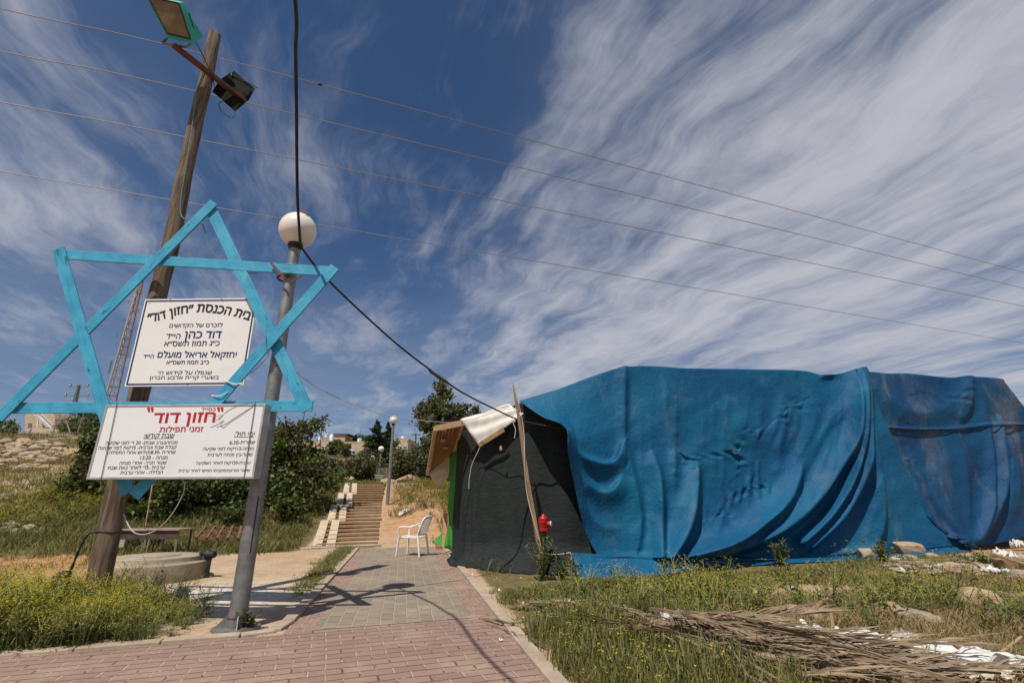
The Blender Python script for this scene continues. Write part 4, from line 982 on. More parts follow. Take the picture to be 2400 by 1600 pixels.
# ------------------------------------------------------------------ plastic chair
def chair(loc, rz):
    t = empty('plastic_chair', loc, 'white plastic armchair standing on the path by the hut', 'chair')
    M = mat('white_plastic', (.76, .74, .70), (.66, .63, .58), .4, 4., 4, lo=.55, hi=.9, spec=.5)
    o = Vector(loc); Rz = Matrix.Rotation(rz, 3, 'Z'); T = lambda x, y, z: o+Rz @ Vector((x, y, z))*.92
    fx, bx_ = .24, -.20   # front is +x
    for sy in (-1, 1):
        MB().tube([T(.29, sy*.265, 0), T(.26, sy*.25, .40), T(.25, sy*.25, .44)], [.020, .026, .03], 8).build('leg', M, t, True)
        MB().tube([T(-.31, sy*.245, 0), T(-.24, sy*.22, .40), T(-.22, sy*.21, .46)], [.020, .027, .03], 8).build('leg', M, t, True)
        MB().tube(smooth_pts([T(.26, sy*.255, .42), T(.27, sy*.275, .55), T(.24, sy*.285, .635), T(.12, sy*.285, .655), T(-.06, sy*.28, .655), T(-.20, sy*.265, .70), T(-.29, sy*.235, .74)]), .02, 8).build('armrest', M, t, True)
        MB().tube(smooth_pts([T(-.20, sy*.215, .43), T(-.27, sy*.22, .62), T(-.34, sy*.215, .80), T(-.385, sy*.17, .875)]), .018, 8).build('back_frame', M, t, True)
    mb = MB()
    a = [T(.26, -.23, .435), T(.26, .23, .435), T(-.21, .205, .415), T(-.21, -.205, .415)]
    mb.slab(a, (0, 0, 1), .022); mb.beam(T(.262, -.23, .415), T(.262, .23, .415), .02, .05); mb.build('seat', M, t, bevel=.008)
    mb = MB().tube([T(-.385, -.17, .875), T(-.40, 0, .895), T(-.385, .17, .875)], .02, 8).tube([T(-.215, -.2, .47), T(-.225, 0, .475), T(-.215, .2, .47)], .018, 8)
    for k in range(7):
        y = -.165+.055*k; mb.beam(T(-.222, y, .47), T(-.39-.008*(1-abs(k-3)/3), y*.95, .885), .036, .008, Rz @ Vector((1, 0, .3)))
    mb.build('backrest', M, t)
cp = gnd(947, 1278); chair((cp.x, cp.y, .004), math.pi-.30)

# ------------------------------------------------------------------ concrete well ring, pipe, tables, frame, rod
wc = Vector((-5.40, 8.02, gz(-5.40, 8.02)-.03))
well = empty('concrete_ring', tuple(wc), 'round concrete manhole ring standing in the yellow mustard', 'manhole')
M_conc = mat('raw_concrete', (.40, .33, .24), (.29, .24, .17), .9, 3., 6, .6, 40)
MB().lathe(wc, [(.70, 0), (.695, .15), (.685, .255), (.672, .265), (.615, .27), (.60, .285), (.595, .335)], 56, cap=False).build('ring', M_conc, well, True)
MB().lathe(wc, [(.595, .334), (.585, .342), (.30, .345), (.30, .355), (.28, .36), (.01, .36)], 56).build('lid', M_conc, well, True)
mb = MB()
for a, z in ((-.85, .20), (-1.9, .13), (-1.45, .22), (-2.2, .24)): mb.lathe(wc+Vector((.688*math.cos(a), .688*math.sin(a), z)), [(.014, -.004), (.014, .006)], 10, (math.cos(a), math.sin(a), 0))
mb.build('lifting_hole', M_dark, well)
pp = wc+Vector((.62, .12, 0))
tag(MB().tube(smooth_pts([pp+Vector((.12, -.02, 0)), pp+Vector((.12, -.02, .24)), pp+Vector((.12, -.01, .33)), pp+Vector((.05, 0, .37)), pp+Vector((-.06, .02, .36))]), [.03]*12+[.04, .05, .05, .055, .06, .06, .055, .05, .045, .045, .04, .03, .03], 10).tube([pp+Vector((.06, -.01, .34)), pp+Vector((.19, -.03, .35))], [.07, .05], 10).build('pipe', M_black, smooth=True), 'black plastic pipe with a bent end beside the concrete ring', 'pipe')
M_tab = mat('dark_table_metal', (.05, .035, .03), (.09, .06, .045), .7, 6.); M_top = mat('worn_table_top', (.34, .27, .21), (.25, .19, .15), .7, 4.)
def table(u0, u1, v, D, h, lab):
    a, b_ = at(u0, v, D), at(u1, v, D); b_.z = a.z; c = (a+b_)/2; L = (b_-a).length; z0 = gz(c.x, c.y+.2)
    t = empty('table', (c.x, c.y+.25, z0), lab, 'table', 'old tables on the slope')
    MB().box((c.x, c.y+.25, a.z), (L, .55, .03)).build('tabletop', M_top, t, bevel=.004)
    MB().box((c.x, c.y+.02, a.z-.10), (L*.96, .015, .165)).build('apron', M_tab, t)
    for sx in (-1, 1):
        for y in (.03, .47): MB().beam((c.x+sx*L*.45, c.y+y, a.z-.018), (c.x+sx*L*.47, c.y+y, z0-.1), .03, .03).build('leg', M_galv if y < .1 else M_tab, t)
table(343, 412, 1216, 10.9, .5, 'old school table with a dark apron behind the concrete ring'); table(262, 340, 1217, 11.3, .5, 'second dark table half hidden behind the wooden pole')
f0 = at(440, 1243, 12.0); fr_ = empty('iron_frame', (f0.x, f0.y, gz(f0.x, f0.y)), 'rusty brown frame of bars lying in front of the dark bushes', 'frame')
a, b_, c, d = at(452, 1236, 12.), at(548, 1238, 12.2), at(552, 1212, 12.9), at(470, 1212, 12.7)
M_rw = mat('brown_frame', (.22, .10, .06), (.14, .065, .04), .8, 7.)
for k in (0, .5, 1): MB().beam(a.lerp(d, k), b_.lerp(c, k), .045, .045).build('rail', M_rw, fr_)
for k in (0, .25, .5, .75, 1): MB().beam(a.lerp(b_, k)+Vector((0, -.04, .02)), d.lerp(c, k)+Vector((0, .04, .045)), .05, .03).build('crossbar', M_rw, fr_)
for k, q in enumerate((a, b_, a.lerp(b_, .5))): MB().beam(q, Vector((q.x, q.y, gz(q.x, q.y)-.05)), .04, .04).build('leg', M_rw, fr_)
r0 = at(335, 1222, 11.4); r0.z = gz(r0.x, r0.y)-.1
tag(MB().tube([r0, at(352, 1100, 11.2)], .013, 8).build('rod', mat('rusty_rod', (.36, .12, .05), (.55, .45, .35), .8, 2.5), smooth=True), 'rusty iron rod leaning upright behind the table', 'rod')
a, b_ = at(258, 1240, 9.6), at(287, 1238, 9.6)
tag(MB().slab([a, b_, b_-Vector((0, 0, .13)), a-Vector((0, 0, .13))], (0, -1, .2), .02).build('board', mat('pale_green_board', (.36, .34, .25), (.28, .29, .2), .8, 6.), bevel=.003), 'small pale board standing just behind the concrete ring', 'board')

# ------------------------------------------------------------------ wooden stairway with ramps
b0, b1 = gnd(709, 1257), gnd(867, 1250); b0.z = b1.z = .02
t0_, t1_ = at(796, 1116, 22.4), at(883, 1114, 22.4)
t0_.z = t1_.z = 1.80
sw = empty('stairway', tuple((b0+b1)/2), 'wooden stairway with two pale pram ramps climbing the slope', 'stairs')
M_step = mat('step_timber', (.28, .175, .095), (.37, .245, .14), .85, 4., 6, .5, 40, stretch=(1, 6, 6), spec=.15)
M_riser = mat('step_gap_shade', (.10, .065, .035), (.16, .10, .055), .95, 8.)  # dark riser colour paints in the shadowed gaps under the treads
M_ramp = mat('pale_ramp', (.60, .49, .35), (.50, .40, .28), .85, 4., 5, .3, 30)
ns = 21; fwd = ((t0_+t1_)/2-(b0+b1)/2)/ns
def SP(i, f, dz=0.): return b0.lerp(t0_, i/ns).lerp(b1.lerp(t1_, i/ns), f)+Vector((0, 0, dz))
dz = 1.78/ns
for i in range(ns):
    a, b_ = SP(i, .10), SP(i, 1.0); a.z = b_.z = .02+dz*(i+1)
    a2, b2 = SP(i+1.02, .10), SP(i+1.02, 1.0); a2.z = b2.z = a.z
    j = random.uniform(-.03, .03); sd_ = (b_-a).normalized()*j
    MB().slab([a, b_+sd_, b2+sd_, a2], (0, 0, 1), .052).build('step', M_step, sw, bevel=.004)
mb = MB()
for i in range(ns):
    a, b_ = SP(i, .12, 0), SP(i, .985, 0); a.z = b_.z = .02+dz*(i+.55); mb.beam(a+Vector((-.02, .10, -.3)), b_+Vector((-.02, .10, -.3)), .06, dz+.6)
mb.build('risers', M_riser, sw)
fl_ = [0, 6, 11, 16, 21]
for a, b_ in zip(fl_[:-1], fl_[1:]):
    for f0_, f1_ in ((0., .135), (.195, .325)):
        q = [SP(a-.15, f0_+.05), SP(a-.15, f1_+.05), SP(b_-.35, f1_-.05), SP(b_-.35, f0_-.05)]
        for k, z in zip(q, (a, a, b_, b_)): k.z = .02+dz*z+.055
        MB().slab(q, (0, 0, 1), .06).build('ramp', M_ramp, sw, bevel=.006)
a, b_ = gnd(690, 1262), gnd(868, 1253)
tag(MB().beam(a+Vector((0, .05, -.02)), b_+Vector((0, .1, -.02)), .34, .12).build('landing', kerb_m, bevel=.01), kind='structure')
a, b_ = at(888, 1121, 22.9), at(970, 1120, 23.6)
tag(MB().beam(a, b_, .3, .42).build('retaining_wall', M_ramp, bevel=.02), 'low pale retaining wall at the top of the dirt mound', 'wall')
a = at(871, 1108, 34.5); tag(MB().box(a, (.62, .5, .85)).box(a+Vector((0, 0, .45)), (.70, .56, .06)).build('cabinet', mat('grey_concrete', (.36, .36, .34), rough=.9), bevel=.02), 'small grey concrete cabinet beside the far lamp posts', 'cabinet')
# ------------------------------------------------------------------ trees and shrubs
def leaf_mat(name, a, b, tr=.25, rough=.55): return mat(name, a, b, rough, 1.2, 3, island=tuple(x*y for x, y in zip(b, (1.9, 1.7, 1.3))), transl=tr, spec=.25)
L_fig = leaf_mat('fig_leaves', (.040, .064, .018), (.075, .108, .030))
L_dark = leaf_mat('dark_leaves', (.030, .046, .014), (.056, .080, .024))
L_twig = leaf_mat('dry_twig_leaves', (.062, .050, .028), (.095, .078, .040))
L_olive = leaf_mat('olive_leaves', (.058, .066, .032), (.095, .105, .055))
L_pine = leaf_mat('pine_needles', (.010, .020, .010), (.022, .036, .018))
L_mid = leaf_mat('mid_green_leaves', (.050, .075, .022), (.085, .115, .035))
M_bark = mat('dark_bark', (.055, .04, .03), (.11, .085, .06), .9, 6., 5, .6, 30)
def leaf_cloud(name, blobs, n, size, m, parent, clump=.22, flat=.35, seed=0):
    g = np.random.default_rng(seed+11); P = []
    wts = np.array([b[1][0]*b[1][2] for b in blobs]); wts = wts/wts.sum()
    for (c, r), wt in zip(blobs, wts):
        k = max(40, int(n*wt)); nc = max(6, k//70)
        d = g.normal(size=(nc, 3)); d /= np.linalg.norm(d, axis=1, keepdims=True)
        rad = g.uniform(.35, 1.08, (nc, 1))**.6; cl = d*rad
        pick = g.integers(0, nc, k); sc = g.uniform(.6, 1.5, nc)[pick][:, None]
        P.append(np.array(c)+(cl[pick]+g.normal(size=(k, 3))*clump*sc)*np.array(r))
    P = np.concatenate(P); k = len(P)
    f = g.normal(size=(k, 3)); f /= np.linalg.norm(f, axis=1, keepdims=True)
    nn = g.normal(size=(k, 3)); nn[:, 2] += flat*3; sd = np.cross(f, nn); sd /= np.linalg.norm(sd, axis=1, keepdims=True)+1e-9
    s = size*g.uniform(.6, 1.3, (k, 1))
    V = np.stack([P-f*s*.5, P+sd*s*.33+f*s*.05, P+f*s*.55, P-sd*s*.33+f*s*.05], 1).reshape(-1, 3)
    return obj_from(name, V, np.arange(4*k).reshape(k, 4), m, parent)
def px_blob(u, v, ru, rv, D, deep=None):
    d = ray(u, v); s = D/d.y*K/F_PX; c = at(u, v, D)
    return (tuple(c), (ru*s, deep or (ru+rv)/2*s, rv*s))
def limb(mb, a, b, r0, r1, wob=.1):
    a, b = Vector(a), Vector(b); L = (b-a).length
    pts = smooth_pts([a, a.lerp(b, .35)+Vector((random.uniform(-1, 1), random.uniform(-1, 1), random.uniform(-.3, .5)))*wob*L, a.lerp(b, .7)+Vector((random.uniform(-1, 1), random.uniform(-1, 1), 0))*wob*L, b], 4)
    mb.tube(pts, [r0+(r1-r0)*i/(len(pts)-1) for i in range(len(pts))], 7); return pts
def plant(name, label, cat, D, base, blobs, n, size, m, group=None, trunk=.1, twigs=0, seed=0, jit=1.5, extra=None, clump=.22):
    b = at(*base, D); zg_ = gz(b.x, b.y); b = Vector((b.x, b.y, zg_))
    t = empty(name, tuple(b), label, cat, group); random.seed(seed+3)
    bl = []
    for q in blobs:
        dj = random.uniform(-1, 1)*jit; bl.append(px_blob(*q[:4], D+dj+(q[4] if len(q) > 4 else 0)))
    leaf_cloud('crown' if trunk > .03 else 'foliage', bl, n, size, m, t, seed=seed, clump=clump)
    if extra: leaf_cloud('dry_twigs', bl, extra[0], extra[1], extra[2], t, seed=seed+50, clump=clump*1.1)
    mb = MB(); s0 = b-Vector((0, 0, .2)); f = b.lerp(Vector(bl[0][0]), .38)
    limb(mb, s0, f, trunk, trunk*.75, .05)
    for c, r in bl: limb(mb, f+Vector((0, 0, -.05)), c, trunk*.6, trunk*.12, .12)
    for k in range(twigs):
        c, r = random.choice(bl); c = Vector(c); e = c+Vector((random.uniform(-1, 1)*r[0]*1.25, random.uniform(-1, 1)*r[1], random.uniform(-.1, 1.25)*r[2])); limb(mb, c, e, trunk*.14, .006, .15)
    mb.build('trunk' if trunk > .03 else 'stems', M_bark, t, True)
    return t, mb
fig, _ = plant('fig_tree', 'straggly fig tree with bare upper branches right of the near lamp post', 'tree', 17.5, (655, 1172), [(688, 985, 38, 26), (655, 1025, 46, 38), (706, 1052, 30, 26), (640, 1080, 46, 40), (700, 1092, 60, 36), (748, 1088, 36, 28), (630, 1000, 26, 24), (770, 1100, 22, 22)], 4300, .15, L_fig, None, .13, 70, 1, 1., (4600, .11, L_twig), .26)
mb = MB()
r0 = at(695, 990, 17.4)
for pts in ([(700, 985), (725, 963), (745, 958), (760, 968)], [(700, 985), (728, 972), (745, 985), (752, 1000)], [(690, 980), (700, 945), (692, 930)], [(725, 963), (742, 972), (748, 988)], [(745, 958), (752, 950)], [(660, 985), (640, 960), (632, 950)], [(690, 990), (715, 985), (735, 995), (742, 1012)], [(728, 966), (750, 962), (770, 972)]):
    w3 = smooth_pts([at(u, v, 17.4+.2*math.sin(u)) for u, v in pts], 5); mb.tube(w3, [.024-.018*i/len(w3) for i in range(len(w3))], 5)
mb.build('bare_branch', M_bark, fig, True)
sg = 'shrubs on the bank behind the signs'
for i, (lab, D, base, bl, n, sz, m) in enumerate((
    ('broad leaved green shrub just right of the near lamp post', 15.6, (640, 1190), [(622, 1130, 36, 34), (665, 1135, 42, 32), (610, 1165, 30, 24), (655, 1165, 36, 22)], 3600, .17, L_fig),
    ('dark leafy shrub just left of the near lamp post, under the prayer times box', 14.6, (520, 1205), [(510, 1130, 50, 50), (560, 1150, 44, 46), (540, 1180, 50, 26), (480, 1165, 34, 34)], 6200, .125, L_dark),
    ('dark shrub behind the old tables and the rusty rod', 14.3, (410, 1205), [(400, 1130, 48, 44), (360, 1160, 42, 34), (430, 1170, 44, 30), (385, 1185, 44, 20)], 5200, .12, L_dark),
    ('green shrub right behind the wooden pole', 14.0, (315, 1200), [(310, 1150, 36, 36), (330, 1180, 40, 22), (285, 1120, 30, 40)], 3600, .12, L_fig),
    ('tall dark bush left of the wooden pole, behind the left edge of the signs', 15.2, (225, 1190), [(225, 1040, 30, 40), (215, 1080, 36, 36), (200, 1130, 42, 42), (232, 1160, 36, 30), (180, 1095, 30, 30)], 6200, .125, L_dark),
    ('low spreading bush on the left slope beside the stones', 15.0, (130, 1190), [(150, 1150, 42, 30), (110, 1172, 32, 20), (165, 1180, 44, 18), (85, 1185, 20, 11)], 3600, .12, L_fig))):
    plant('shrub', lab, 'shrub', D, base, bl, n, sz, m, sg, .035, 14, 20+i, .7, (n//4, sz*.8, L_twig))
plant('shrub', 'rounded olive bush beyond the top of the stairway', 'shrub', 29, (822, 1112), [(826, 1072, 32, 20), (808, 1088, 26, 18), (842, 1088, 24, 18), (840, 1056, 16, 14)], 5200, .15, L_olive, 'bushes beyond the stairway', .16, 8, 31, 1.5, (1600, .14, L_twig))
plant('shrub', 'pale scrubby bush between the fig tree and the stone houses', 'shrub', 42, (765, 1085), [(762, 1070, 30, 16), (782, 1076, 20, 14), (738, 1072, 26, 18)], 3800, .20, L_olive, 'bushes beyond the stairway', .12, 4, 32, 2, (2000, .2, L_twig))
plant('shrub', 'small dark bush at the foot of the pine by the houses', 'shrub', 46, (850, 1075), [(848, 1050, 18, 14), (862, 1062, 18, 12)], 1600, .22, L_dark, 'bushes beyond the stairway', .1, 0, 33, 2)
plant('olive_tree', 'wide grey green olive tree behind the second lamp post', 'tree', 27, (965, 1108), [(940, 1055, 34, 28), (975, 1045, 34, 30), (920, 1075, 24, 22), (960, 1085, 44, 22), (1000, 1070, 30, 34), (995, 1030, 22, 20)], 9500, .16, L_olive, None, .2, 10, 34, 2.)
plant('oak_tree', 'tall evergreen oak rising behind the white sheeted hut', 'tree', 33, (1020, 1100), [(1018, 898, 18, 26), (1010, 935, 30, 26), (982, 945, 26, 24), (1050, 948, 34, 18), (1092, 948, 14, 10), (1000, 975, 34, 26), (1040, 985, 44, 28), (1015, 1020, 40, 34), (1075, 990, 30, 24)], 12000, .20, L_olive, None, .3, 10, 35, 2., (3500, .2, L_dark))
def conifer(label, D, u, vb, vt, wpx, seed, m=L_pine):
    b = at(u, vb, D); zg_ = gz(b.x, b.y); tp = at(u, vt, D); b = Vector((b.x, b.y, min(zg_, b.z)))
    t = empty('pine_tree', tuple(b), label, 'tree', 'conifers beyond the stairway'); s = D*K/F_PX; bl = []; H = tp.z-b.z
    for i in range(15):
        k = i/14; rr = wpx*s*(1-k)**.8*(.85+.3*math.sin(i*2.4+seed))+.12; off = rr*.4*math.sin(i*2.1+seed)
        bl.append(((b.x+(tp.x-b.x)*k+off, D+rr*.3*math.cos(i*3), b.z+H*(.16+.80*k)), (rr, rr, H*.05)))
    leaf_cloud('crown', bl, 4200, s*6, m, t, .3, .1, seed)
    MB().tube([b-Vector((0, 0, .3)), Vector((tp.x, tp.y, tp.z-.2))], [.25, .03], 8).build('trunk', M_bark, t, True)
conifer('dark ragged pine standing left of the second globe lamp', 62, 868, 1065, 965, 26, 1); conifer('slim dark cypress close beside the ragged pine', 66, 893, 1060, 972, 10, 2)
conifer('small dark pine behind the stone house roofs', 135, 817, 1035, 1000, 12, 5)
plant('tree', 'small round tree in front of the stone houses', 'tree', 100, (772, 1050), [(771, 1024, 13, 12), (766, 1038, 12, 9)], 1500, .55, L_mid, 'small trees by the houses', .2, 0, 41, 2)
plant('tree', 'second small round tree close to the house with the window', 'tree', 98, (792, 1050), [(792, 1032, 14, 10), (796, 1044, 12, 8)], 1200, .5, L_mid, 'small trees by the houses', .2, 0, 42, 2)
plant('tree', 'green tree behind the house with the roof tank', 'tree', 140, (835, 1040), [(832, 1012, 16, 10), (845, 1020, 14, 10)], 1300, .6, L_mid, 'small trees by the houses', .2, 0, 43, 2)
plant('tree', 'tree beside the far right stone house', 'tree', 120, (905, 1050), [(903, 1022, 12, 14), (912, 1038, 14, 10)], 1300, .55, L_mid, 'small trees by the houses', .2, 0, 44, 2)
plant('shrub', 'dark trees round the pylon on the left hilltop', 'tree', 52, (190, 1000), [(175, 985, 34, 22), (215, 975, 26, 24), (145, 990, 20, 16), (200, 950, 18, 14), (228, 990, 20, 20)], 4500, .26, L_dark, None, .15, 6, 45, 2)
plant('tree', 'green tree cut by the left edge on the stony hill', 'tree', 45, (8, 1010), [(12, 985, 20, 16), (-14, 975, 22, 20), (4, 1000, 24, 10)], 2000, .24, L_mid, None, .15, 4, 46, 1)
plant('tree', 'green tree showing past the right end of the tarpaulin', 'tree', 34, (2385, 1010), [(2390, 965, 30, 30), (2365, 985, 24, 22), (2440, 960, 40, 40), (2400, 1010, 50, 30)], 3500, .2, L_mid, None, .2, 4, 47, 1)

# ------------------------------------------------------------------ buildings on the ridge
def stone_mat(name, a, b, sc=1.):
    m = bpy.data.materials.new(name); m.use_nodes = True; n = NT(m.node_tree); bs = n.n['Principled BSDF']
    p = n.node('ShaderNodeTexCoord').outputs['Object']; s = n.node('ShaderNodeSeparateXYZ'); n.l.new(p, s.inputs[0])
    v = n.comb(n.math('ADD', s.outputs[0], s.outputs[1]), s.outputs[2])
    br = n.node('ShaderNodeTexBrick'); n.l.new(v, br.inputs[0]); br.inputs['Scale'].default_value = sc; br.inputs['Brick Width'].default_value = .8; br.inputs['Row Height'].default_value = .36; br.inputs['Mortar Size'].default_value = .02
    br.inputs['Color1'].default_value = c4(a); br.inputs['Color2'].default_value = c4(b); br.inputs['Mortar'].default_value = (.26, .19, .12, 1)
    c = n.mix(n.mapr(n.noise(p, .7, 5, .6), .4, .75, 0, .4), br.outputs['Color'], (.30, .22, .14))
    n.put(bs.inputs['Base Color'], c); bs.inputs['Roughness'].default_value = .9
    bm = n.node('ShaderNodeBump'); bm.inputs['Strength'].default_value = .5; n.l.new(n.math('SUBTRACT', n.noise(p, 9., 3, .6), br.outputs['Fac']), bm.inputs['Height']); n.l.new(bm.outputs[0], bs.inputs['Normal'])
    return m
M_stone = stone_mat('limestone_blocks', (.50, .38, .25), (.58, .45, .31)); M_trim = mat('pale_stone_trim', (.52, .42, .30), rough=.85)
M_glass = mat('window_glass', (.03, .035, .04), rough=.1, spec=.6); M_tank = mat('white_tank', (.72, .72, .72), rough=.5); M_roofd = mat('grey_roof', (.16, .14, .12), rough=.9)
HG = 'stone houses on the ridge'
def house(label, u0, u1, vt, vb, D, depth, wins=(), tanks=(), slab=0., side=.0):
    a, b = at(u0, vt, D), at(u1, vt, D); bt = at((u0+u1)/2, vb, D); x0, x1, zt = a.x, b.x, a.z; zb = min(bt.z, gz((x0+x1)/2, D))-1.
    t = empty('stone_house', ((x0+x1)/2, D+depth/2, zb), label, 'house', HG)
    MB().box(((x0+x1)/2, D+depth/2, (zt+zb)/2), (x1-x0, depth, zt-zb)).build('wall', M_stone, t)
    cp_ = MB()
    for (cx, cy, sx, sy) in (((x0+x1)/2, D+.1, x1-x0+.24, .3), ((x0+x1)/2, D+depth-.1, x1-x0+.24, .3), (x0+.1, D+depth/2, .3, depth-.5), (x1-.1, D+depth/2, .3, depth-.5)): cp_.box((cx, cy, zt+.1), (sx, sy, .22))
    cp_.build('parapet', M_trim, t)
    if slab: MB().box(((x0+x1)/2+.4, D+depth/2, zt+.45), (x1-x0+1.4, depth+1, .22)).build('roof', M_roofd, t)
    for (uw0, uw1, v0, v1) in wins:
        p, q = at(uw0, v0, D), at(uw1, v1, D); w_, h_ = q.x-p.x, p.z-q.z; c = ((p.x+q.x)/2, (p.z+q.z)/2)
        f = MB()
        for sx in (-1, 1): f.box((c[0]+sx*(w_/2+.06), D-.05, c[1]), (.12, .18, h_+.24))
        f.box((c[0], D-.05, c[1]+h_/2+.06), (w_, .18, .12)).box((c[0], D-.08, c[1]-h_/2-.06), (w_+.3, .3, .12))
        f = f.build('window', M_trim, t)
        MB().box((c[0], D+.0, c[1]), (w_, .06, h_)).build('pane', M_glass, f)
        MB().box((c[0], D-.045, c[1]+h_*.3), (w_, .03, h_*.4)).build('shutter', M_tank, f)
        MB().box((c[0], D-.05, c[1]-h_*.2), (.08, .05, h_*.6)).build('mullion', M_tank, f)
    for (ut, vt_, r) in tanks:
        p = at(ut, vt_, D+depth*.4); MB().lathe((p.x, p.y, zt), [(r, .05), (r, p.z-zt), (r*.6, p.z-zt+.2)], 14).build('water_tank', M_tank, t, True)
    return t
house('stone house with a shuttered window and a roof tank, in front', 792, 836, 1016, 1054, 128, 8, [(803, 815, 1030, 1042)], [(826, 1008, .55)])
house('stone house with a dark flat roof just behind the front one', 768, 793, 1000, 1050, 140, 9, [(775, 783, 1012, 1021)], [(750, 997, .6)], .2)
house('pale stair tower stone house between two flat roofs', 793, 806, 1005, 1045, 142, 6, [])
house('long low stone house partly hidden by the fig tree', 668, 768, 1013, 1052, 136, 9, [(700, 708, 1022, 1032), (742, 750, 1022, 1031)], [(737, 1003, .7), (762, 999, .5)])
house('stone house half hidden behind the ragged pine', 836, 868, 1012, 1054, 150, 9, [(846, 852, 1024, 1034)], [(852, 1003, .6)])
house('farthest stone house right of the second globe lamp', 903, 938, 1008, 1052, 155, 9, [(915, 921, 1020, 1030), (928, 933, 1020, 1030)], [(925, 1003, .6)])
house('small stone gatehouse with a dark doorway beyond the lamp posts', 882, 893, 1056, 1075, 70, 3, [(885, 890, 1062, 1072)])
house('low stone house behind the olive tree', 905, 965, 1063, 1085, 60, 6, [])
# ruin on the left hilltop
rb = at(92, 985, 62); ru_ = empty('stone_building', (rb.x, rb.y, rb.z-1), 'pale stone building with a white outside staircase on the left hilltop', 'building')
a, b_, c_ = at(58, 949, 62), at(84, 946, 62), at(124, 950, 66)
mb = MB(); zt = a.z
mb.slab([at(56, 1012, 62), at(58, 951, 62), at(66, 945, 62), at(122, 946, 62), at(126, 960, 62), at(127, 1012, 62)], (0, -1, 0), 6); mb.build('wall', M_stone, ru_)
mb = MB()
for k in range(7): q = at(90+k*4.4, 955+k*4.2, 61.2); mb.box(q, (.5, 1., .1))
mb.beam(at(90, 955, 60.8), at(118, 983, 60.8), .08, .2).beam(at(90, 955, 61.6), at(118, 983, 61.6), .08, .2).beam(at(88, 950, 60.8), at(86, 985, 60.8), .1, .1).beam(at(92, 946, 60.8), at(120, 974, 60.8), .06, .06); mb.build('staircase', M_tank, ru_)
MB().slab([at(64, 992, 61.9), at(64, 972, 61.9), at(72, 972, 61.9), at(72, 992, 61.9)], (0, -1, 0), .05).build('door', M_roofd, ru_)
MB().box(at(105, 993, 60), (4.2, .4, 1.)).build('terrace_wall', M_trim, ru_)

# ------------------------------------------------------------------ mast, pylon, aerials
def lattice(name, label, cat, D, u0, v0, u1, v1, w0, w1, n, ma, mb_, ants=(), arms=()):
    b, t_ = at(u0, v0, D), at(u1, v1, D); t_.y = D; b.z = min(b.z, gz(b.x, D))
    t = empty(name, tuple(b), label, cat); legs = []
    for k in range(3 if name == 'radio_mast' else 4):
        a = k*2*math.pi/(3 if name == 'radio_mast' else 4)+.4; legs.append(lambda s, a=a: b.lerp(t_, s)+Vector((math.cos(a), math.sin(a), 0))*(w0+(w1-w0)*s))
    for k, l in enumerate(legs): MB().tube([l(0), l(1)], .085 if name == 'radio_mast' else .08, 6).build('leg', mb_ if k else ma, t)
    for i in range(n):
        m = MB(); s0, s1 = i/n, (i+1)/n
        for k in range(len(legs)):
            A, B = legs[k], legs[(k+1) % len(legs)]
            m.beam(A(s1), B(s1), .05, .05).beam(A(s0), B(s1), .035, .035)
            if name != 'radio_mast': m.beam(B(s0), A(s1), .05, .05)
        m.build('bracing', (ma if (i//3) % 2 else mb_), t)
    for (s, dx, h) in ants:
        p = b.lerp(t_, s); MB().beam(p, p+Vector((dx, -.2, 0)), .06, .06).tube([p+Vector((dx, -.2, -h/2)), p+Vector((dx, -.2, h/2))], .10 if h > .8 else .05, 7).build('antenna', M_galv, t)
    for (s, L) in arms:
        p = b.lerp(t_, s); MB().beam(p-Vector((L, 0, 0)), p+Vector((L, 0, .05)), .16, .14).build('arm', M_galv, t)
        for k in (-1, 1): MB().lathe(p+Vector((k*L*.95, 0, .1)), [(.12, 0), (.2, .15), (.1, .3), (.2, .45), (.06, .6)], 8).build('insulator', M_galv, t)
    return t
M_mr = mat('rust_orange_paint', (.36, .12, .04), (.24, .08, .035), .8, 1.5); M_mw = mat('faded_white_paint', (.52, .46, .40), (.40, .30, .22), .8, 1.5)
lattice('radio_mast', 'tall rust and white lattice radio mast seen between the star planks', 'mast', 60, 246, 940, 325, 640, .80, .22, 20, M_mr, M_mw,
        [(.42, -.9, 1.6), (.43, .8, 1.6), (.5, 1., .7), (.56, -.9, .5), (.62, -1.1, .7), (.66, .9, .5), (.72, -.8, .6), (.78, .9, .6), (.84, -.7, .5), (.9, .7, .6), (.99, .4, .5), (.36, .9, .6), (.3, -.9, .5)])
lattice('pylon', 'small grey lattice power pylon on the left hilltop', 'pylon', 88, 158, 985, 182, 884, .55, .22, 12, M_galv, M_galv, (), [(.97, 1.7), (.80, 2.2)])
def post(name, label, cat, D, u0, v0, u1, v1, r, m=M_galv, arms=(), group=None):
    b, e = at(u0, v0, D), at(u1, v1, D); b.z = min(b.z, gz(b.x, b.y))-.1
    mb = MB().tube([b, e], [r, r*.8], 8)
    for s, L in arms: p = b.lerp(e, s); mb.beam(p-Vector((L, 0, 0)), p+Vector((L, 0, 0)), .1, .1)
    tag(mb.build(name, m, smooth=True), label, cat, group)
post('aerial', 'tall thin television aerial rising behind the fig tree', 'aerial', 120, 737, 1020, 740, 965, .14, M_rust, [(.55, .5), (.72, .6), (.9, .4), (.18, 2.3)])
post('aerial', 'thin roof aerial above the house with the window', 'aerial', 130, 826, 1012, 829, 982, .07)
post('utility_pole', 'distant dark utility pole left of the tall oak', 'pole', 70, 956, 1045, 955, 995, .12, M_bark, [(.96, .6)])
FG = 'leaning fence posts on the left hilltop'
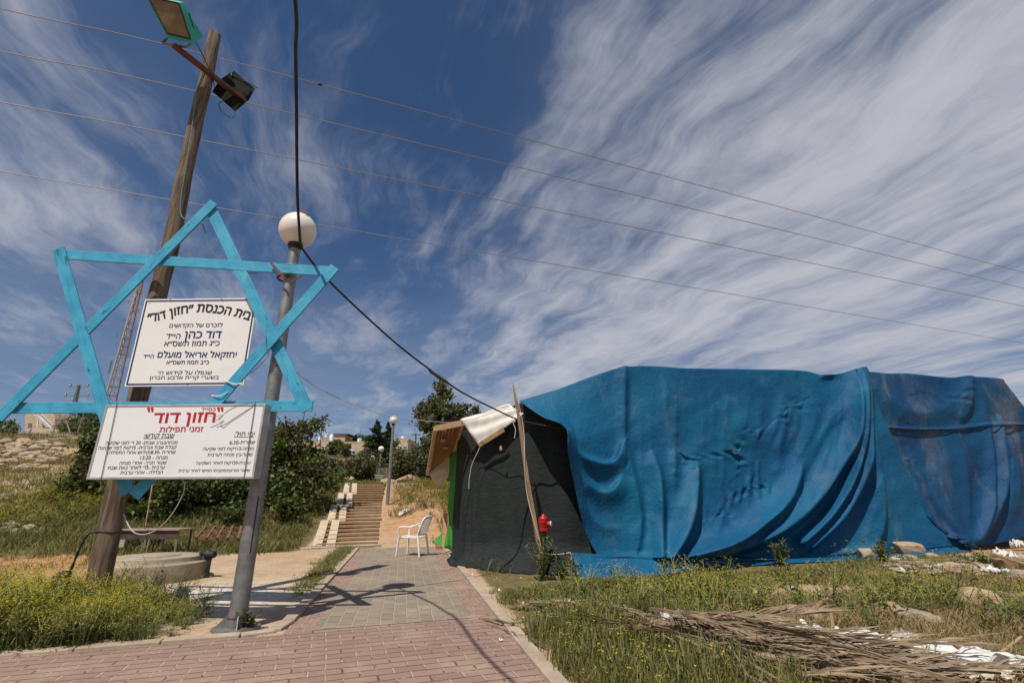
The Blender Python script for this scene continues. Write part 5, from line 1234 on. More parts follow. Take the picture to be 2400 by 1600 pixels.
for lab, D, q in (('grey fence post leaning right below the stone building', 40, (52, 1018, 72, 985)), ('thin dark fence post in front of the dark hilltop trees', 44, (118, 1013, 126, 978)), ('bent fence post nearest the tall dark bush', 42, (167, 1006, 152, 965)), ('slanting pale strut below the pylon', 46, (178, 990, 196, 940)), ('thin floodlight pole left of the pylon', 60, (150, 960, 138, 935))):
    post('fence_post', lab, 'post', D, *q, .06, M_galv, (), FG)
b0_, b1_ = at(-30, 985, 44), at(240, 992, 44)
mb = MB()
for k in range(5): mb.tube(sag(b0_+Vector((0, 0, k*.45)), b1_+Vector((0, 0, k*.45)), .15), .008, 4)
tag(mb.build('wire_fence', M_wire), 'thin wire fence strung along the left hilltop', 'fence')
# ------------------------------------------------------------------ ground vegetation (grass, mustard): one object per kind
class TP:
    """triangle template: vertices, faces, material index"""
    def __init__(s): s.v = []; s.f = []; s.m = []
    def ribbon(s, pts, wd, mi=0, side=None, tip=True):
        pts = [Vector(p) for p in pts]; n = len(pts)
        if side is None: a = random.uniform(0, 6.28); side = Vector((math.cos(a), math.sin(a), 0))
        b = len(s.v)
        for i, p in enumerate(pts[:-1]):
            k = wd*.5*(1-(i/(n-1))*(.6 if tip else .2)); s.v += [p-side*k, p+side*k]
        s.v.append(pts[-1]); e = len(s.v)-1
        for i in range(n-2):
            q = b+2*i; s.f += [(q, q+1, q+3), (q, q+3, q+2)]; s.m += [mi, mi]
        q = b+2*(n-2); s.f.append((q, q+1, e)); s.m.append(mi)
    def leaf(s, p, d, L, wd, mi=0):
        p, d = Vector(p), Vector(d).normalized(); sd = d.cross(Vector((random.uniform(-.4, .4), random.uniform(-.4, .4), 1))).normalized(); b = len(s.v)
        s.v += [p, p+d*L*.45+sd*wd/2, p+d*L, p+d*L*.45-sd*wd/2]; s.f += [(b, b+1, b+2), (b, b+2, b+3)]; s.m += [mi, mi]
    def arr(s): return np.array([tuple(v) for v in s.v]), np.array(s.f), np.array(s.m)
def tuft(n, h, spread, lean, wd, seed, curl=.5):
    random.seed(seed); t = TP()
    for k in range(n):
        a = random.uniform(0, 6.28); r = spread*random.random()**.5; b = Vector((r*math.cos(a), r*math.sin(a), -.01)); H = h*random.uniform(.45, 1.1)
        a2 = random.uniform(0, 6.28); d = Vector((math.cos(a2), math.sin(a2), 0))*lean*H*random.uniform(.3, 1.2)
        t.ribbon([b, b+d*.3+Vector((0, 0, H*.5)), b+d*(.75)+Vector((0, 0, H*.85)), b+d*(1+curl)+Vector((0, 0, H*random.uniform(.8, 1.)))], wd*random.uniform(.7, 1.3))
    return t.arr()
def mustard(ns, h, spread, seed, nf=7, fs=.02):
    random.seed(seed); t = TP()
    for k in range(ns):
        a = random.uniform(0, 6.28); d = Vector((math.cos(a), math.sin(a), 0)); b = d*spread*.25*random.random(); H = h*random.uniform(.55, 1.1); ln = spread*random.uniform(.3, 1.1)
        p = [b+Vector((0, 0, -.02)), b+d*ln*.25+Vector((0, 0, H*.4)), b+d*ln*.6+Vector((0, 0, H*.75)), b+d*ln+Vector((0, 0, H))]
        t.ribbon(p, .009, 0, tip=False)
        for j in range(7):
            q = p[0].lerp(p[1], random.random()) if j < 3 else p[1].lerp(p[2], random.random()); a3 = random.uniform(0, 6.28)
            t.leaf(q, (math.cos(a3), math.sin(a3), random.uniform(-.1, .7)), random.uniform(.04, .11), random.uniform(.012, .035), 1)
        tops = [p[3]]
        for j in range(2):
            q = p[1].lerp(p[3], random.uniform(.4, .95)); a3 = random.uniform(0, 6.28); e = q+Vector((math.cos(a3)*.10, math.sin(a3)*.10, random.uniform(.05, .16))); t.ribbon([q, q.lerp(e, .6)+Vector((0, 0, .01)), e], .006, 0, tip=False); tops.append(e)
        for e in tops:
            for j in range(random.randint(2, nf)):
                c = e+Vector((random.uniform(-1, 1)*.024, random.uniform(-1, 1)*.024, random.uniform(-.035, .02))); a3 = random.uniform(0, 3.14)
                for dd in (0, 1.57): t.leaf(c-Vector((math.cos(a3+dd), math.sin(a3+dd), .2))*fs*.5, (math.cos(a3+dd), math.sin(a3+dd), .2), fs, fs*.62, 2)
    return t.arr()
def scatter(name, temps, P, sc, mats, label=None, tilt=.12, seed=0, kind='stuff'):
    g = np.random.default_rng(seed); P = np.asarray(P); n = len(P); which = g.integers(0, len(temps), n); VV, FF, MM = [], [], []; off = 0
    for k, (tv, tf, tm) in enumerate(temps):
        i = np.where(which == k)[0]
        if not len(i): continue
        a = g.uniform(0, 6.283, len(i)); c, s = np.cos(a), np.sin(a); s_ = np.asarray(sc)[i]
        X = tv[None, :, 0]*c[:, None]-tv[None, :, 1]*s[:, None]; Y = tv[None, :, 0]*s[:, None]+tv[None, :, 1]*c[:, None]; Zz = np.repeat(tv[None, :, 2], len(i), 0)
        tx, ty = g.normal(0, tilt, (2, len(i))); X = X+Zz*tx[:, None]; Y = Y+Zz*ty[:, None]
        V = np.stack([X, Y, Zz], -1)*s_[:, None, None]+P[i][:, None, :]
        F = tf[None]+(np.arange(len(i))*len(tv))[:, None, None]+off; off += len(i)*len(tv)
        VV.append(V.reshape(-1, 3)); FF.append(F.reshape(-1, 3)); MM.append(np.tile(tm, len(i)))
    o = obj_from(name, np.concatenate(VV), np.concatenate(FF), mats, None, midx=np.concatenate(MM), origin=(0, 0, 0))
    return tag(o, label, None, None, kind)
def spots(n, x0, x1, y0, y1, f, seed):
    """n random ground points kept with probability f(x, y)"""
    g = np.random.default_rng(seed); X, Y = g.uniform(x0, x1, n), g.uniform(y0, y1, n); k = g.random(n) < f(X, Y); X, Y = X[k], Y[k]
    return np.stack([X, Y, hz(X, Y)], -1)
def visible(x, y, m=.12):   # roughly inside the field of view or just beside it
    return np.abs(x) < (y*.951+.4)*1.06*(1+m)+1.0
G_green = mat('grass_green', (.10, .122, .030), (.16, .17, .048), .6, island=(.24, .215, .075), transl=.25, spec=.2)
G_dry = mat('grass_dry', (.32, .235, .105), (.40, .31, .16), .8, island=(.24, .165, .075), transl=.15, spec=.15)
G_stem = mat('mustard_stem', (.10, .13, .04), (.15, .17, .05), .6, island=(.19, .20, .07), spec=.2)
G_leaf = mat('mustard_leaf', (.075, .105, .028), (.12, .15, .04), .6, island=(.16, .17, .05), transl=.25, spec=.2)
G_stemb = mat('thicket_stem', (.15, .19, .055), (.22, .25, .08), .6, island=(.26, .27, .10), spec=.2)
G_leafb = mat('thicket_leaf', (.11, .155, .040), (.17, .21, .06), .6, island=(.21, .23, .07), transl=.3, spec=.2)
G_flow = mat('mustard_flower', (.55, .42, .015), (.66, .52, .03), .6, island=(.60, .50, .04), transl=.2, spec=.2)
AXF = [gnd(u, v) for u, v in ((1190, 1384), (1330, 1416), (1476, 1456), (1600, 1500), (1780, 1522), (1960, 1548))]
def off_heap(x, y):
    d = np.full(np.shape(x), 9.)
    for a, b, w in zip(AXF[:-1], AXF[1:], (.10, .12, .22, .34, .36)):
        ex, ey = b.x-a.x, b.y-a.y; t = np.clip(((x-a.x)*ex+(y-a.y)*ey)/(ex*ex+ey*ey), 0, 1); d = np.minimum(d, np.hypot(x-a.x-t*ex, y-a.y-t*ey)/w)
    return np.clip(d-.6, .08, 1)
N = lambda x, y, f, o=0.: bumps(x*f+o, y*f-o)/.22       # about -1.5..1.5
def field(x, y):   # the field right of the path
    return (~on_paving(x, y, .16))*visible(x, y)*grassy(x, y)*off_heap(x, y)
def before_tarp(x, y): r, q = rq(x, y); return (y < 7.85+.26*(x-1.1)-.1*(x > 4)-.25*np.clip(N(x, y, 1.5, 9), 0, 1)) & ((x > -.25) | (y < 7.6))
near_hem = lambda P: np.clip((8.15+.26*(P[:, 0]-1.1)-P[:, 1])/1.1, .3, 1)
tg = [tuft(16, .125, .10, .7, .007, s) for s in range(5)]; tl = [tuft(16, .33, .10, .35, .008, 10+s, .3) for s in range(4)]
td = [tuft(14, .12, .13, 1.0, .007, 20+s, .6) for s in range(5)]
P = spots(17000, -.6, 11.5, 2.6, 10.5, lambda x, y: field(x, y)*before_tarp(x, y)*np.clip(.40+.7*N(x, y, 1.3), .02, 1)*np.where(x+y*.2 > 5.5, .75, 1), 1)
scatter('grass', tg, P, np.random.default_rng(1).uniform(.55, 1.25, len(P))*near_hem(P), [G_green], 'short green grass in the field right of the path', seed=1)
P = spots(13000, -.6, 11.5, 2.6, 10.5, lambda x, y: field(x, y)*before_tarp(x, y)*np.clip(.34-.5*N(x, y, 1.3)+.35*N(x, y, .7, 4), .02, 1), 2)
scatter('dry_grass', td, P, np.random.default_rng(2).uniform(.5, 1.25, len(P)), [G_dry], 'dry straw coloured grass in the field right of the path', tilt=.3, seed=2)
P = spots(3000, .1, 2.6, 2.6, 5.6, lambda x, y: field(x, y)*np.clip(1.15-np.abs(x-.85-(5.2-y)*.1)/.75, 0, 1)*(y < 5.3), 3)
scatter('tall_grass', tl, P, np.random.default_rng(3).uniform(.6, 1.15, len(P)), [G_green], 'tall thin green grass beside the right kerb', seed=3)
mu_r = [mustard(3, .26, .16, 40+s, 4, .018) for s in range(5)]
P = spots(4200, -.4, 10.5, 3.0, 9.6, lambda x, y: field(x, y)*(y < 7.15+.26*(x-1.1))*before_tarp(x, y)*np.clip(np.exp(-((x-2.1)**2/2.4+(y-6.0)**2/1.0))*1.0+.5*np.exp(-((x-1.0)**2/.5+(y-4.3)**2/1.2))+.30*np.exp(-((x-4.6)**2/1.8+(y-6.0)**2/1.6))+.16*(N(x, y, .9, 2) > .2), 0, 1), 4)
scatter('wild_mustard', mu_r, P, np.random.default_rng(4).uniform(.6, 1.2, len(P))*near_hem(P), [G_stem, G_leaf, G_flow], 'yellow mustard flowering in the field right of the path', seed=4)
# mustard thicket on the left
mu_l = [mustard(6, .47, .34, 60+s, 6, .018) for s in range(6)]
def thicket(x, y):
    ok = (y > walk_y(x)+.10) & (x < -3.15-.0*y)
    return ok*np.clip(1.15-np.maximum(0, y-(5.55+.24*(x+4)))/.7-np.maximum(0, x+3.7)*1.6, 0, 1)*visible(x, y)
P = spots(6500, -9, -2.8, 3.0, 7.2, thicket, 5)
scatter('wild_mustard', mu_l, P, np.random.default_rng(5).uniform(.35, 1.0, len(P))*np.clip(.5+.5*np.minimum(1, (-3.1-P[:, 0])/1.2), .3, 1), [G_stemb, G_leafb, G_flow], 'dense thicket of yellow flowering mustard at the left corner', seed=5)
P = spots(1800, -9, -2.8, 3.0, 7.2, thicket, 6)
scatter('grass', tl, P, np.random.default_rng(6).uniform(.3, .75, len(P)), [G_green], 'green grass under the mustard thicket', seed=6)
# weeds along the left kerb, at pole feet and by the stake
def kerbside(x, y):
    r, q = rq(x, y); return ((r > -1.75) & (r < -1.13) & (q > 5.6) & (q < 13.6))*np.clip(np.exp(-((r+1.22)/.16)**2)*(.45+.6*N(x, y, 1.1, 1)), 0, 1)
P = spots(16000, -5, -1, 5, 14, kerbside, 7)
scatter('grass', [tuft(10, .07, .08, 1., .009, 70+s) for s in range(3)], P, np.random.default_rng(7).uniform(.5, 1.2, len(P)), [G_green], 'low weeds along the left kerb', tilt=.3, seed=7)
P = spots(12000, -14, -2.2, 6, 13.5, lambda x, y: (~on_paving(x, y, .2))*(1-grassy(x, y))*np.clip(N(x, y, .9, 3)*.5-.25, 0, .35)*np.clip((y-7)/4, .1, 1), 8)
scatter('grass', [tuft(8, .07, .10, 1., .010, 80+s) for s in range(3)], P, np.random.default_rng(8).uniform(.5, 1.3, len(P)), [G_green], 'sparse weeds on the bare clearing', seed=8)
def peb(seed):
    g = np.random.default_rng(seed); v = np.array([(1, 0, 0), (-1, 0, 0), (0, 1, 0), (0, -1, 0), (0, 0, .6), (0, 0, -.4)], float)*g.uniform(.5, 1.1, (6, 1))
    return v*.5, np.array([(0, 2, 4), (2, 1, 4), (1, 3, 4), (3, 0, 4), (2, 0, 5), (1, 2, 5), (3, 1, 5), (0, 3, 5)]), np.zeros(8, int)
def bare(x, y): r, q = rq(x, y); return (~on_paving(x, y, .2))*visible(x, y)*(1.02-grassy(x, y))*np.clip(.5+.6*N(x, y, .8, 6), .08, 1)
P = np.concatenate([spots(16000, -13, -1.9, 5.2, 14, bare, 40), spots(5000, -6.5, 1, 13.4, 24, bare, 41), spots(9000, 6, 13, 6, 11, bare, 42), spots(2600, -.4, 6, 3, 8.5, lambda x, y: (~on_paving(x, y, .2))*.5, 43)])
scatter('gravel', [peb(s) for s in range(6)], P, np.random.default_rng(40).uniform(.012, .05, len(P))**1.0*np.where(np.random.default_rng(41).random(len(P)) > .96, 2., 1), [mat('gravel', (.42, .32, .21), (.30, .21, .13), .95, .5, island=(.58, .50, .40))], 'loose gravel and small stones on the bare earth', tilt=.5, seed=40)
# slopes
th = [tuft(14, .25, .22, .7, .015, 90+s) for s in range(4)]; tdh = [tuft(12, .24, .24, .9, .014, 95+s) for s in range(4)]; muh = [mustard(4, .42, .4, 100+s, 4, .034) for s in range(4)]
def slope(x, y): return grassy(x, y)*visible(x, y)*(y > 8.3)*(~((rq(x, y)[0] > -2.6) & (rq(x, y)[0] < -.4) & (rq(x, y)[1] < 23)))
P = spots(19000, -26, 2, 8.5, 26, lambda x, y: slope(x, y)*np.clip(.75+.5*N(x, y, .6), .1, 1), 9)
scatter('slope_grass', th, P, np.random.default_rng(9).uniform(.6, 1.3, len(P)), [G_green], 'green grass on the slope left of the stairway', seed=9)
P = spots(9000, -30, 3, 12, 34, lambda x, y: slope(x, y)*np.clip(.4-.55*N(x, y, .6)+.3*(y > 18), .05, 1), 10)
scatter('slope_grass', tdh, P, np.random.default_rng(10).uniform(.6, 1.3, len(P)), [G_dry], 'dry grass on the slope behind the signs', seed=10)
P = spots(2600, -16, -2.4, 9, 17, lambda x, y: slope(x, y)*np.clip(.25+.7*N(x, y, .8, 5), 0, 1)*(y < 15+N(x, y, .5)), 11)
scatter('slope_mustard', muh, P, np.random.default_rng(11).uniform(.5, 1.0, len(P)), [G_stem, G_leaf, G_flow], 'yellow mustard on the slope behind the concrete ring', seed=11)
P = spots(26000, -75, 40, 24, 130, lambda x, y: visible(x, y)*np.clip(.6+.6*N(x, y, .25), .1, 1), 12)
scatter('hill_scrub', [tuft(16, .55, .8, .9, .07, 110+s) for s in range(3)], P, np.random.default_rng(12).uniform(.4, 1.2, len(P))*np.clip(P[:, 1]/80, .25, 1), [mat('scrub', (.10, .11, .045), (.17, .15, .07), .8, island=(.26, .20, .10))], 'scrub and grass on the far hillside', seed=12)
def mound(x, y): r, q = rq(x, y); return ((r > -.35) & (r < 2.2) & (q > 14.2) & (q < 23))*np.clip(sst(.7, 1.7, r)*1.0+.55*(N(x, y, 1.0, 7) > .55), 0, 1)
P = spots(2600, -6, 1, 13.5, 24, mound, 13)
scatter('mound_weeds', [tuft(14, .28, .2, .6, .018, 120+s) for s in range(3)]+muh[:2], P, np.random.default_rng(13).uniform(.4, 1.0, len(P)), [G_green, G_leaf, G_flow], 'weeds on the dirt mound between the stairway and the hut', seed=13)
# single weeds by the stake and in front of the tarpaulin
def weed(label, u, v, h, n, wd, m, seed, D=None):
    b = gnd(u, v) if D is None else Vector((at(u, v, D).x, D, gz(at(u, v, D).x, D))); t = empty('weed', tuple(b), label, 'plant'); random.seed(seed); T = TP(); F = TP()
    for k in range(n):
        a = random.uniform(0, 6.28); d = Vector((math.cos(a), math.sin(a)*.7, 0)); H = h*random.uniform(.5, 1.1); s = wd*random.uniform(.2, 1.)
        p = [b+Vector((0, 0, -.02)), b+d*s*.3+Vector((0, 0, H*.45)), b+d*s*.7+Vector((0, 0, H*.8)), b+d*s+Vector((0, 0, H))]
        T.ribbon(p, .010, 0, tip=False)
        for j in range(16):
            q = p[0].lerp(p[1], random.random()) if j < 5 else (p[1].lerp(p[2], random.random()) if j < 11 else p[2].lerp(p[3], random.random())); a3 = random.uniform(0, 6.28)
            F.leaf(q, (math.cos(a3), math.sin(a3), random.uniform(-.2, .8)), random.uniform(.04, .10), random.uniform(.015, .032), 0)
    v, f, m_ = T.arr(); obj_from('stems', v, f, G_stem, t); v, f, m_ = F.arr(); obj_from('leaves', v, f, m, t)
weed('leafy weed growing round the foot of the wooden stake', 1246, 1338, .62, 26, .34, G_leaf, 1, 8.1)
weed('dark weed just right of the stake beside the tap', 1292, 1340, .42, 18, .26, L_fig, 2, 8.05)
weed('bright green bushy weed standing before the blue tarpaulin', 1797, 1312, .40, 26, .22, G_leaf, 3, 9.0)
weed('bushy green weed at the edge of the rubble', 2040, 1326, .38, 26, .40, G_leaf, 4, 8.2)
weed('dark green creeping weed among the rubble on the right', 2270, 1350, .22, 26, .5, L_fig, 5, 7.9)
weed('weed growing at the foot of the near lamp post', 560, 1446, .18, 14, .2, G_leaf, 6)
# ------------------------------------------------------------------ rocks, rubble, fronds, litter
def rock_mesh(seed, sq=(1, .8, .6)):
    g = np.random.default_rng(seed); import bmesh
    bm = bmesh.new(); bmesh.ops.create_icosphere(bm, subdivisions=3, radius=.5)
    pl = g.normal(size=(9, 3)); pl /= np.linalg.norm(pl, axis=1, keepdims=True); dd = g.uniform(.26, .44, 9)
    for v in bm.verts:
        p = np.array(v.co)
        for n_, d in zip(pl, dd):
            e = p @ n_-d
            if e > 0: p = p-n_*e*.92
        p = p*(1+.05*mnoise.noise(Vector(p*6+seed)))
        v.co = Vector(p*np.array(sq)*1.25)
    me = bpy.data.meshes.new('rock'); bm.to_mesh(me); bm.free(); return me
M_rock = mat('limestone', (.46, .36, .25), (.33, .25, .165), .9, 4., 6, .7, 25, coord='Object'); M_rockw = mat('orange_limestone', (.45, .32, .20), (.36, .24, .14), .9, 4., 6, .7, 25)
RK = []
for s in range(6):
    me = rock_mesh(s, (1, .75, (.55, .45, .7, .4, .6, .5)[s])); me.materials.append(M_rock); RK.append(me)
RKo = []
for s in range(3):
    me = rock_mesh(30+s, (1, .8, .55)); me.materials.append(M_rockw); RKo.append(me)
def rock(me, p, size, rz, label, group=None, sink=.12, tilt=(0, 0), name='rock'):
    o = bpy.data.objects.new(name, me); COL.objects.link(o); o.location = (p[0], p[1], p[2]+size*(.25-sink)); o.scale = (size,)*3; o.rotation_euler = (tilt[0], tilt[1], rz)
    return tag(o, label, 'rock', group)
p = gnd(1998, 1284); rock(RK[4], p+Vector((0, .05, .03)), .36, .4, 'pale knobbly rock weighing down the blue hem, left of two')
p = gnd(2093, 1272); rock(RKo[0], p+Vector((0, .08, .03)), .52, .2, 'smooth tan boulder weighing down the blue hem, right of two')
random.seed(5)
HR = 'limestone rocks in broken terraces on the left hillside'
for k in range(280):
    if k < 170: u, v = random.uniform(-30, 150), random.choice((1022, 1034, 1046, 1060, 1078))+random.uniform(-6, 6)+0
    else: u, v = random.uniform(-30, 130), random.uniform(1135, 1228)
    if k >= 170 and u > 150-(v-1130)*.6: u -= 60
    p = gnd(u, v)
    s = random.uniform(.18, .62)*(p.y/28 if k < 170 else .5)*(1.5 if random.random() < .08 else 1)
    rock((RK+RK+RKo)[random.randrange(15)], p, s, random.uniform(0, 6), 'pale limestone rock among the broken terraces on the left hillside', HR, .1, (random.uniform(-.3, .3), random.uniform(-.3, .3)))
for k in range(26):
    u, v = random.uniform(540, 900), random.uniform(1095, 1118); p = at(u, v, 24); p.z = gz(p.x, 24)
    if 780 < u: continue
    rock(RK[k % 6], p, random.uniform(.2, .5), random.uniform(0, 6), 'stone lying in the grass left of the top of the stairway', 'stones left of the stairway')
for lab, u, v, D, s in (('big tan boulder right of the stairway top', 930, 1108, 26, 1.3), ('tan boulder leaning on the stairway top edge', 893, 1106, 24.5, .9), ('orange boulder under the round olive bush', 800, 1096, 27, .8)):
    p = at(u, v, D); p.z = gz(p.x, D); rock(RKo[1], p, s, D, lab)
for lab, u, v, s in (('orange stone sunk in the grass near the middle of the field', 1790, 1372, .24), ('flat tan stone in the dry grass left of the orange stone', 1745, 1392, .24), ('broad pale rock half buried below the rubble', 2240, 1388, .5), ('pale buried rock beside the broken branch', 1840, 1418, .34), ('long buried rock in the middle of the right field', 2040, 1408, .42), ('small grey stone in the grass before the dry fronds', 1725, 1422, .22), ('tan stone right of the long buried rock', 2110, 1428, .34)):
    p = gnd(u, v); rock((RK+RKo)[int(u) % 9], p, s, u, lab, None, .24)
# rubble strip at the right end
RG = 'rubble heaped at the right end of the tarpaulin'
M_pl = mat('grey_offcut_wood', (.42, .33, .23), (.30, .22, .15), .85, 3., 5, .4, 40, stretch=(1, 8, 8)); M_plas = mat('plaster', (.66, .61, .54), (.52, .46, .38), .85, 5., 5, .5, 30)
M_card = mat('cardboard', (.40, .26, .14), (.32, .20, .10), .85, 5.); M_paper = mat('white_paper', (.78, .76, .72), (.66, .63, .58), .7, 6., 4, .3, 12)
for k in range(70):
    u, v = random.uniform(2060, 2420), random.uniform(1268, 1338)
    if v < 1262+(2352-u)*.09 or v > 1290+(u-2060)*.17: continue
    p = gnd(u, v); rock((RK+RKo)[k % 9], p, random.uniform(.06, .24), random.uniform(0, 6), 'small broken stone in the rubble at the right end of the tarpaulin', 'small broken stones in the rubble')
def shard(name, label, u, v, L, W, H, m, rz, tilt=0., cat=None, up=.02):
    p = gnd(u, v); r = Matrix.Rotation(rz, 3, 'Z') @ Matrix.Rotation(tilt, 3, 'Y'); q = []
    n = 9
    for k in range(n):
        a = 6.283*k/n; rr = .78+.22*random.random(); q.append(p+Vector((0, 0, up+L*.5*abs(math.sin(tilt))))+r @ Vector((max(-.5, min(.5, math.cos(a)*.62*rr))*L, max(-.5, min(.5, math.sin(a)*.62*rr))*W, H/2)))
    return tag(MB().slab(q, r @ Vector((0, 0, 1)), H).build(name, m, bevel=.003), label, cat or name)
def board(label, u, v, L, W, H, m, rz, tilt=0., name='board', up=.02):
    p = gnd(u, v); r = Matrix.Rotation(rz, 3, 'Z') @ Matrix.Rotation(tilt, 3, 'Y')
    return tag(MB().box(p+Vector((0, 0, up+H/2+L*.5*abs(math.sin(tilt)))), (L, W, H), r).build(name, m, bevel=.003), label, name)
board('grey plank sticking out of the rubble beside the weeds', 2205, 1312, .95, .09, .025, M_pl, -.75)
board('long thin batten lying flat along the tarpaulin edge', 2200, 1290, 1.3, .05, .03, M_pl, .12); board('second thin batten lying below the tarpaulin edge', 2165, 1297, 1.1, .04, .03, M_pl, .05)
board('pale board tipped on the rubble near the right edge', 2340, 1232, .7, .45, .03, M_plas, .3, -.5, up=.05); board('brown block among the white scraps', 2310, 1306, .42, .16, .12, M_card, .35); board('leaning brown plank at the right edge of the rubble', 2350, 1316, .6, .14, .03, M_card, -.3, .35)
board('short square tile half buried in the right field', 2335, 1372, .30, .24, .03, M_pl, .9); board('pale splintered board low in the rubble', 2100, 1296, .55, .11, .03, M_pl, -.15); board('flat board under the white scraps', 2260, 1303, .9, .18, .03, M_pl, .2)
for k in range(80):
    u = random.uniform(2040, 2390); v = 1283+(u-2055)*.03+random.uniform(0, 34)
    shard('plaster_scrap', 'pale scrap of broken plaster strewn over the rubble', u, v, random.uniform(.07, .36), random.uniform(.05, .20), random.uniform(.01, .03), M_plas if k % 3 else M_pl, random.uniform(0, 3), random.uniform(-.2, .2), 'scrap')['group'] = 'plaster scraps on the rubble'
def crumple(name, label, u, v, L, W, H, rz, m, cat, seed, n=26, ragged=.2, lift=.02, D=None):
    p = gnd(u, v) if D is None else D; V = []; g = random.Random(seed); o = Vector((seed*3.1, seed*1.7, 0))
    for i in range(n):
        for j in range(n):
            s, t = i/(n-1)-.5, j/(n-1)-.5; a = math.atan2(t, s); rr = max(abs(s), abs(t))*2
            e = 1-ragged*rr*rr*(.5+.9*mnoise.noise(Vector((math.cos(a)*2.2, math.sin(a)*2.2, seed)))+.6*mnoise.noise(Vector((math.cos(a)*7, math.sin(a)*7, seed+3))))
            x, y = s*L*e*(1-.22*rr*rr), t*W*e*(1-.22*rr*rr); q = Vector((x, y, 0))
            z = H*(.5*abs(mnoise.noise(q*5/max(L, .3)+o))+.9*abs(mnoise.noise(q*11/max(L, .3)+o))+.5*abs(mnoise.noise(q*24/max(L, .3)+o)))
            c, sn = math.cos(rz), math.sin(rz); X, Y = p.x+x*c-y*sn, p.y+x*sn+y*c
            V.append((X, Y, (gz(X, Y) if D is None else p.z)+lift+z))
    F = [(i*n+j, (i+1)*n+j, (i+1)*n+j+1, i*n+j+1) for i in range(n-1) for j in range(n-1)]
    o_ = obj_from(name, V, F, m); thick(o_, .004); return tag(o_, label, cat)
crumple('torn_sheet', 'large torn white plastic sheet lying beside the dry fronds', 2065, 1528, 2.1, .75, .13, -.42, M_paper, 'sheet', 1, 46, .45, .05)
crumple('torn_sheet', 'smaller torn white scrap spread above the dry fronds', 1910, 1486, 1.0, .42, .10, -.25, M_paper, 'sheet', 2, 34, .6, .06)
crumple('paper_scrap', 'grey crumpled paper standing up by the torn white sheet', 2085, 1488, .26, .22, .07, .3, mat('grey_paper', (.50, .44, .37), (.40, .35, .29), .8, 6.), 'paper', 4, 20, .5, .05)
crumple('torn_sheet', 'white sheet scrap at the bottom right end of the torn sheet', 2195, 1560, .8, .4, .08, -.5, mat('cream_plastic', (.66, .60, .47), (.6, .52, .40), .6, 4.), 'sheet', 5, 30, .4, .04)
crumple('crumpled_bag', 'crumpled white bag lying on the grass by the dry fronds', 1541, 1466, .17, .16, .15, .4, M_paper, 'bag', 6, 22, .35, .07)
crumple('crumpled_bag', 'white bag lying at the gathered end of the tarpaulin', 2262, 1254, .45, .2, .16, .2, M_paper, 'bag', 7, 22, .35, .03)
crumple('paper_scrap', 'white crumpled paper on the rubble at the right', 2312, 1291, .5, .3, .16, .5, M_paper, 'paper', 8, 24, .5, .03); crumple('paper_scrap', 'torn white paper below the brown block', 2290, 1322, .5, .2, .10, -.1, M_paper, 'paper', 9, 24, .6, .03); crumple('paper_scrap', 'white paper at the far right edge of the rubble', 2346, 1264, .4, .3, .2, -.1, M_paper, 'paper', 19, 24, .6, .03)
crumple('paper_scrap', 'scrap of white paper on the dirt mound beyond the chair', 929, 1181, .5, .3, .18, .1, M_paper, 'paper', 10, 18, .4, .02)
for k, (u, v, s) in enumerate(((1232, 1414, .06), (1200, 1396, .05), (1148, 1362, .05), (1262, 1386, .06), (1310, 1398, .08), (1440, 1341, .06), (1700, 1455, .06), (1812, 1480, .12), (2300, 1400, .06), (1790, 1462, .1), (1150, 1480, .04), (1085, 1325, .04))):
    crumple('litter', 'small scrap of white litter lying near the path and the right field', u, v, s*1.3, s, s*.9, k, M_paper, 'litter', 30+k, 10, .3, .02)['group'] = 'small scraps of white litter'
crumple('litter', 'flat white scrap lying on the red paving at the lower left', 176, 1540, .07, .03, .01, .1, M_paper, 'litter', 50, 8, .2, .006)
tag(MB().tube(smooth_pts([gnd(930, 1549)+Vector((0, 0, .012)), gnd(945, 1556)+Vector((0, 0, .012)), gnd(962, 1556)+Vector((0, 0, .012)), gnd(982, 1553)+Vector((0, 0, .012))]), .006, 6).build('strip', M_alu, smooth=True), 'thin curved grey strip lying on the red paving', 'strip')
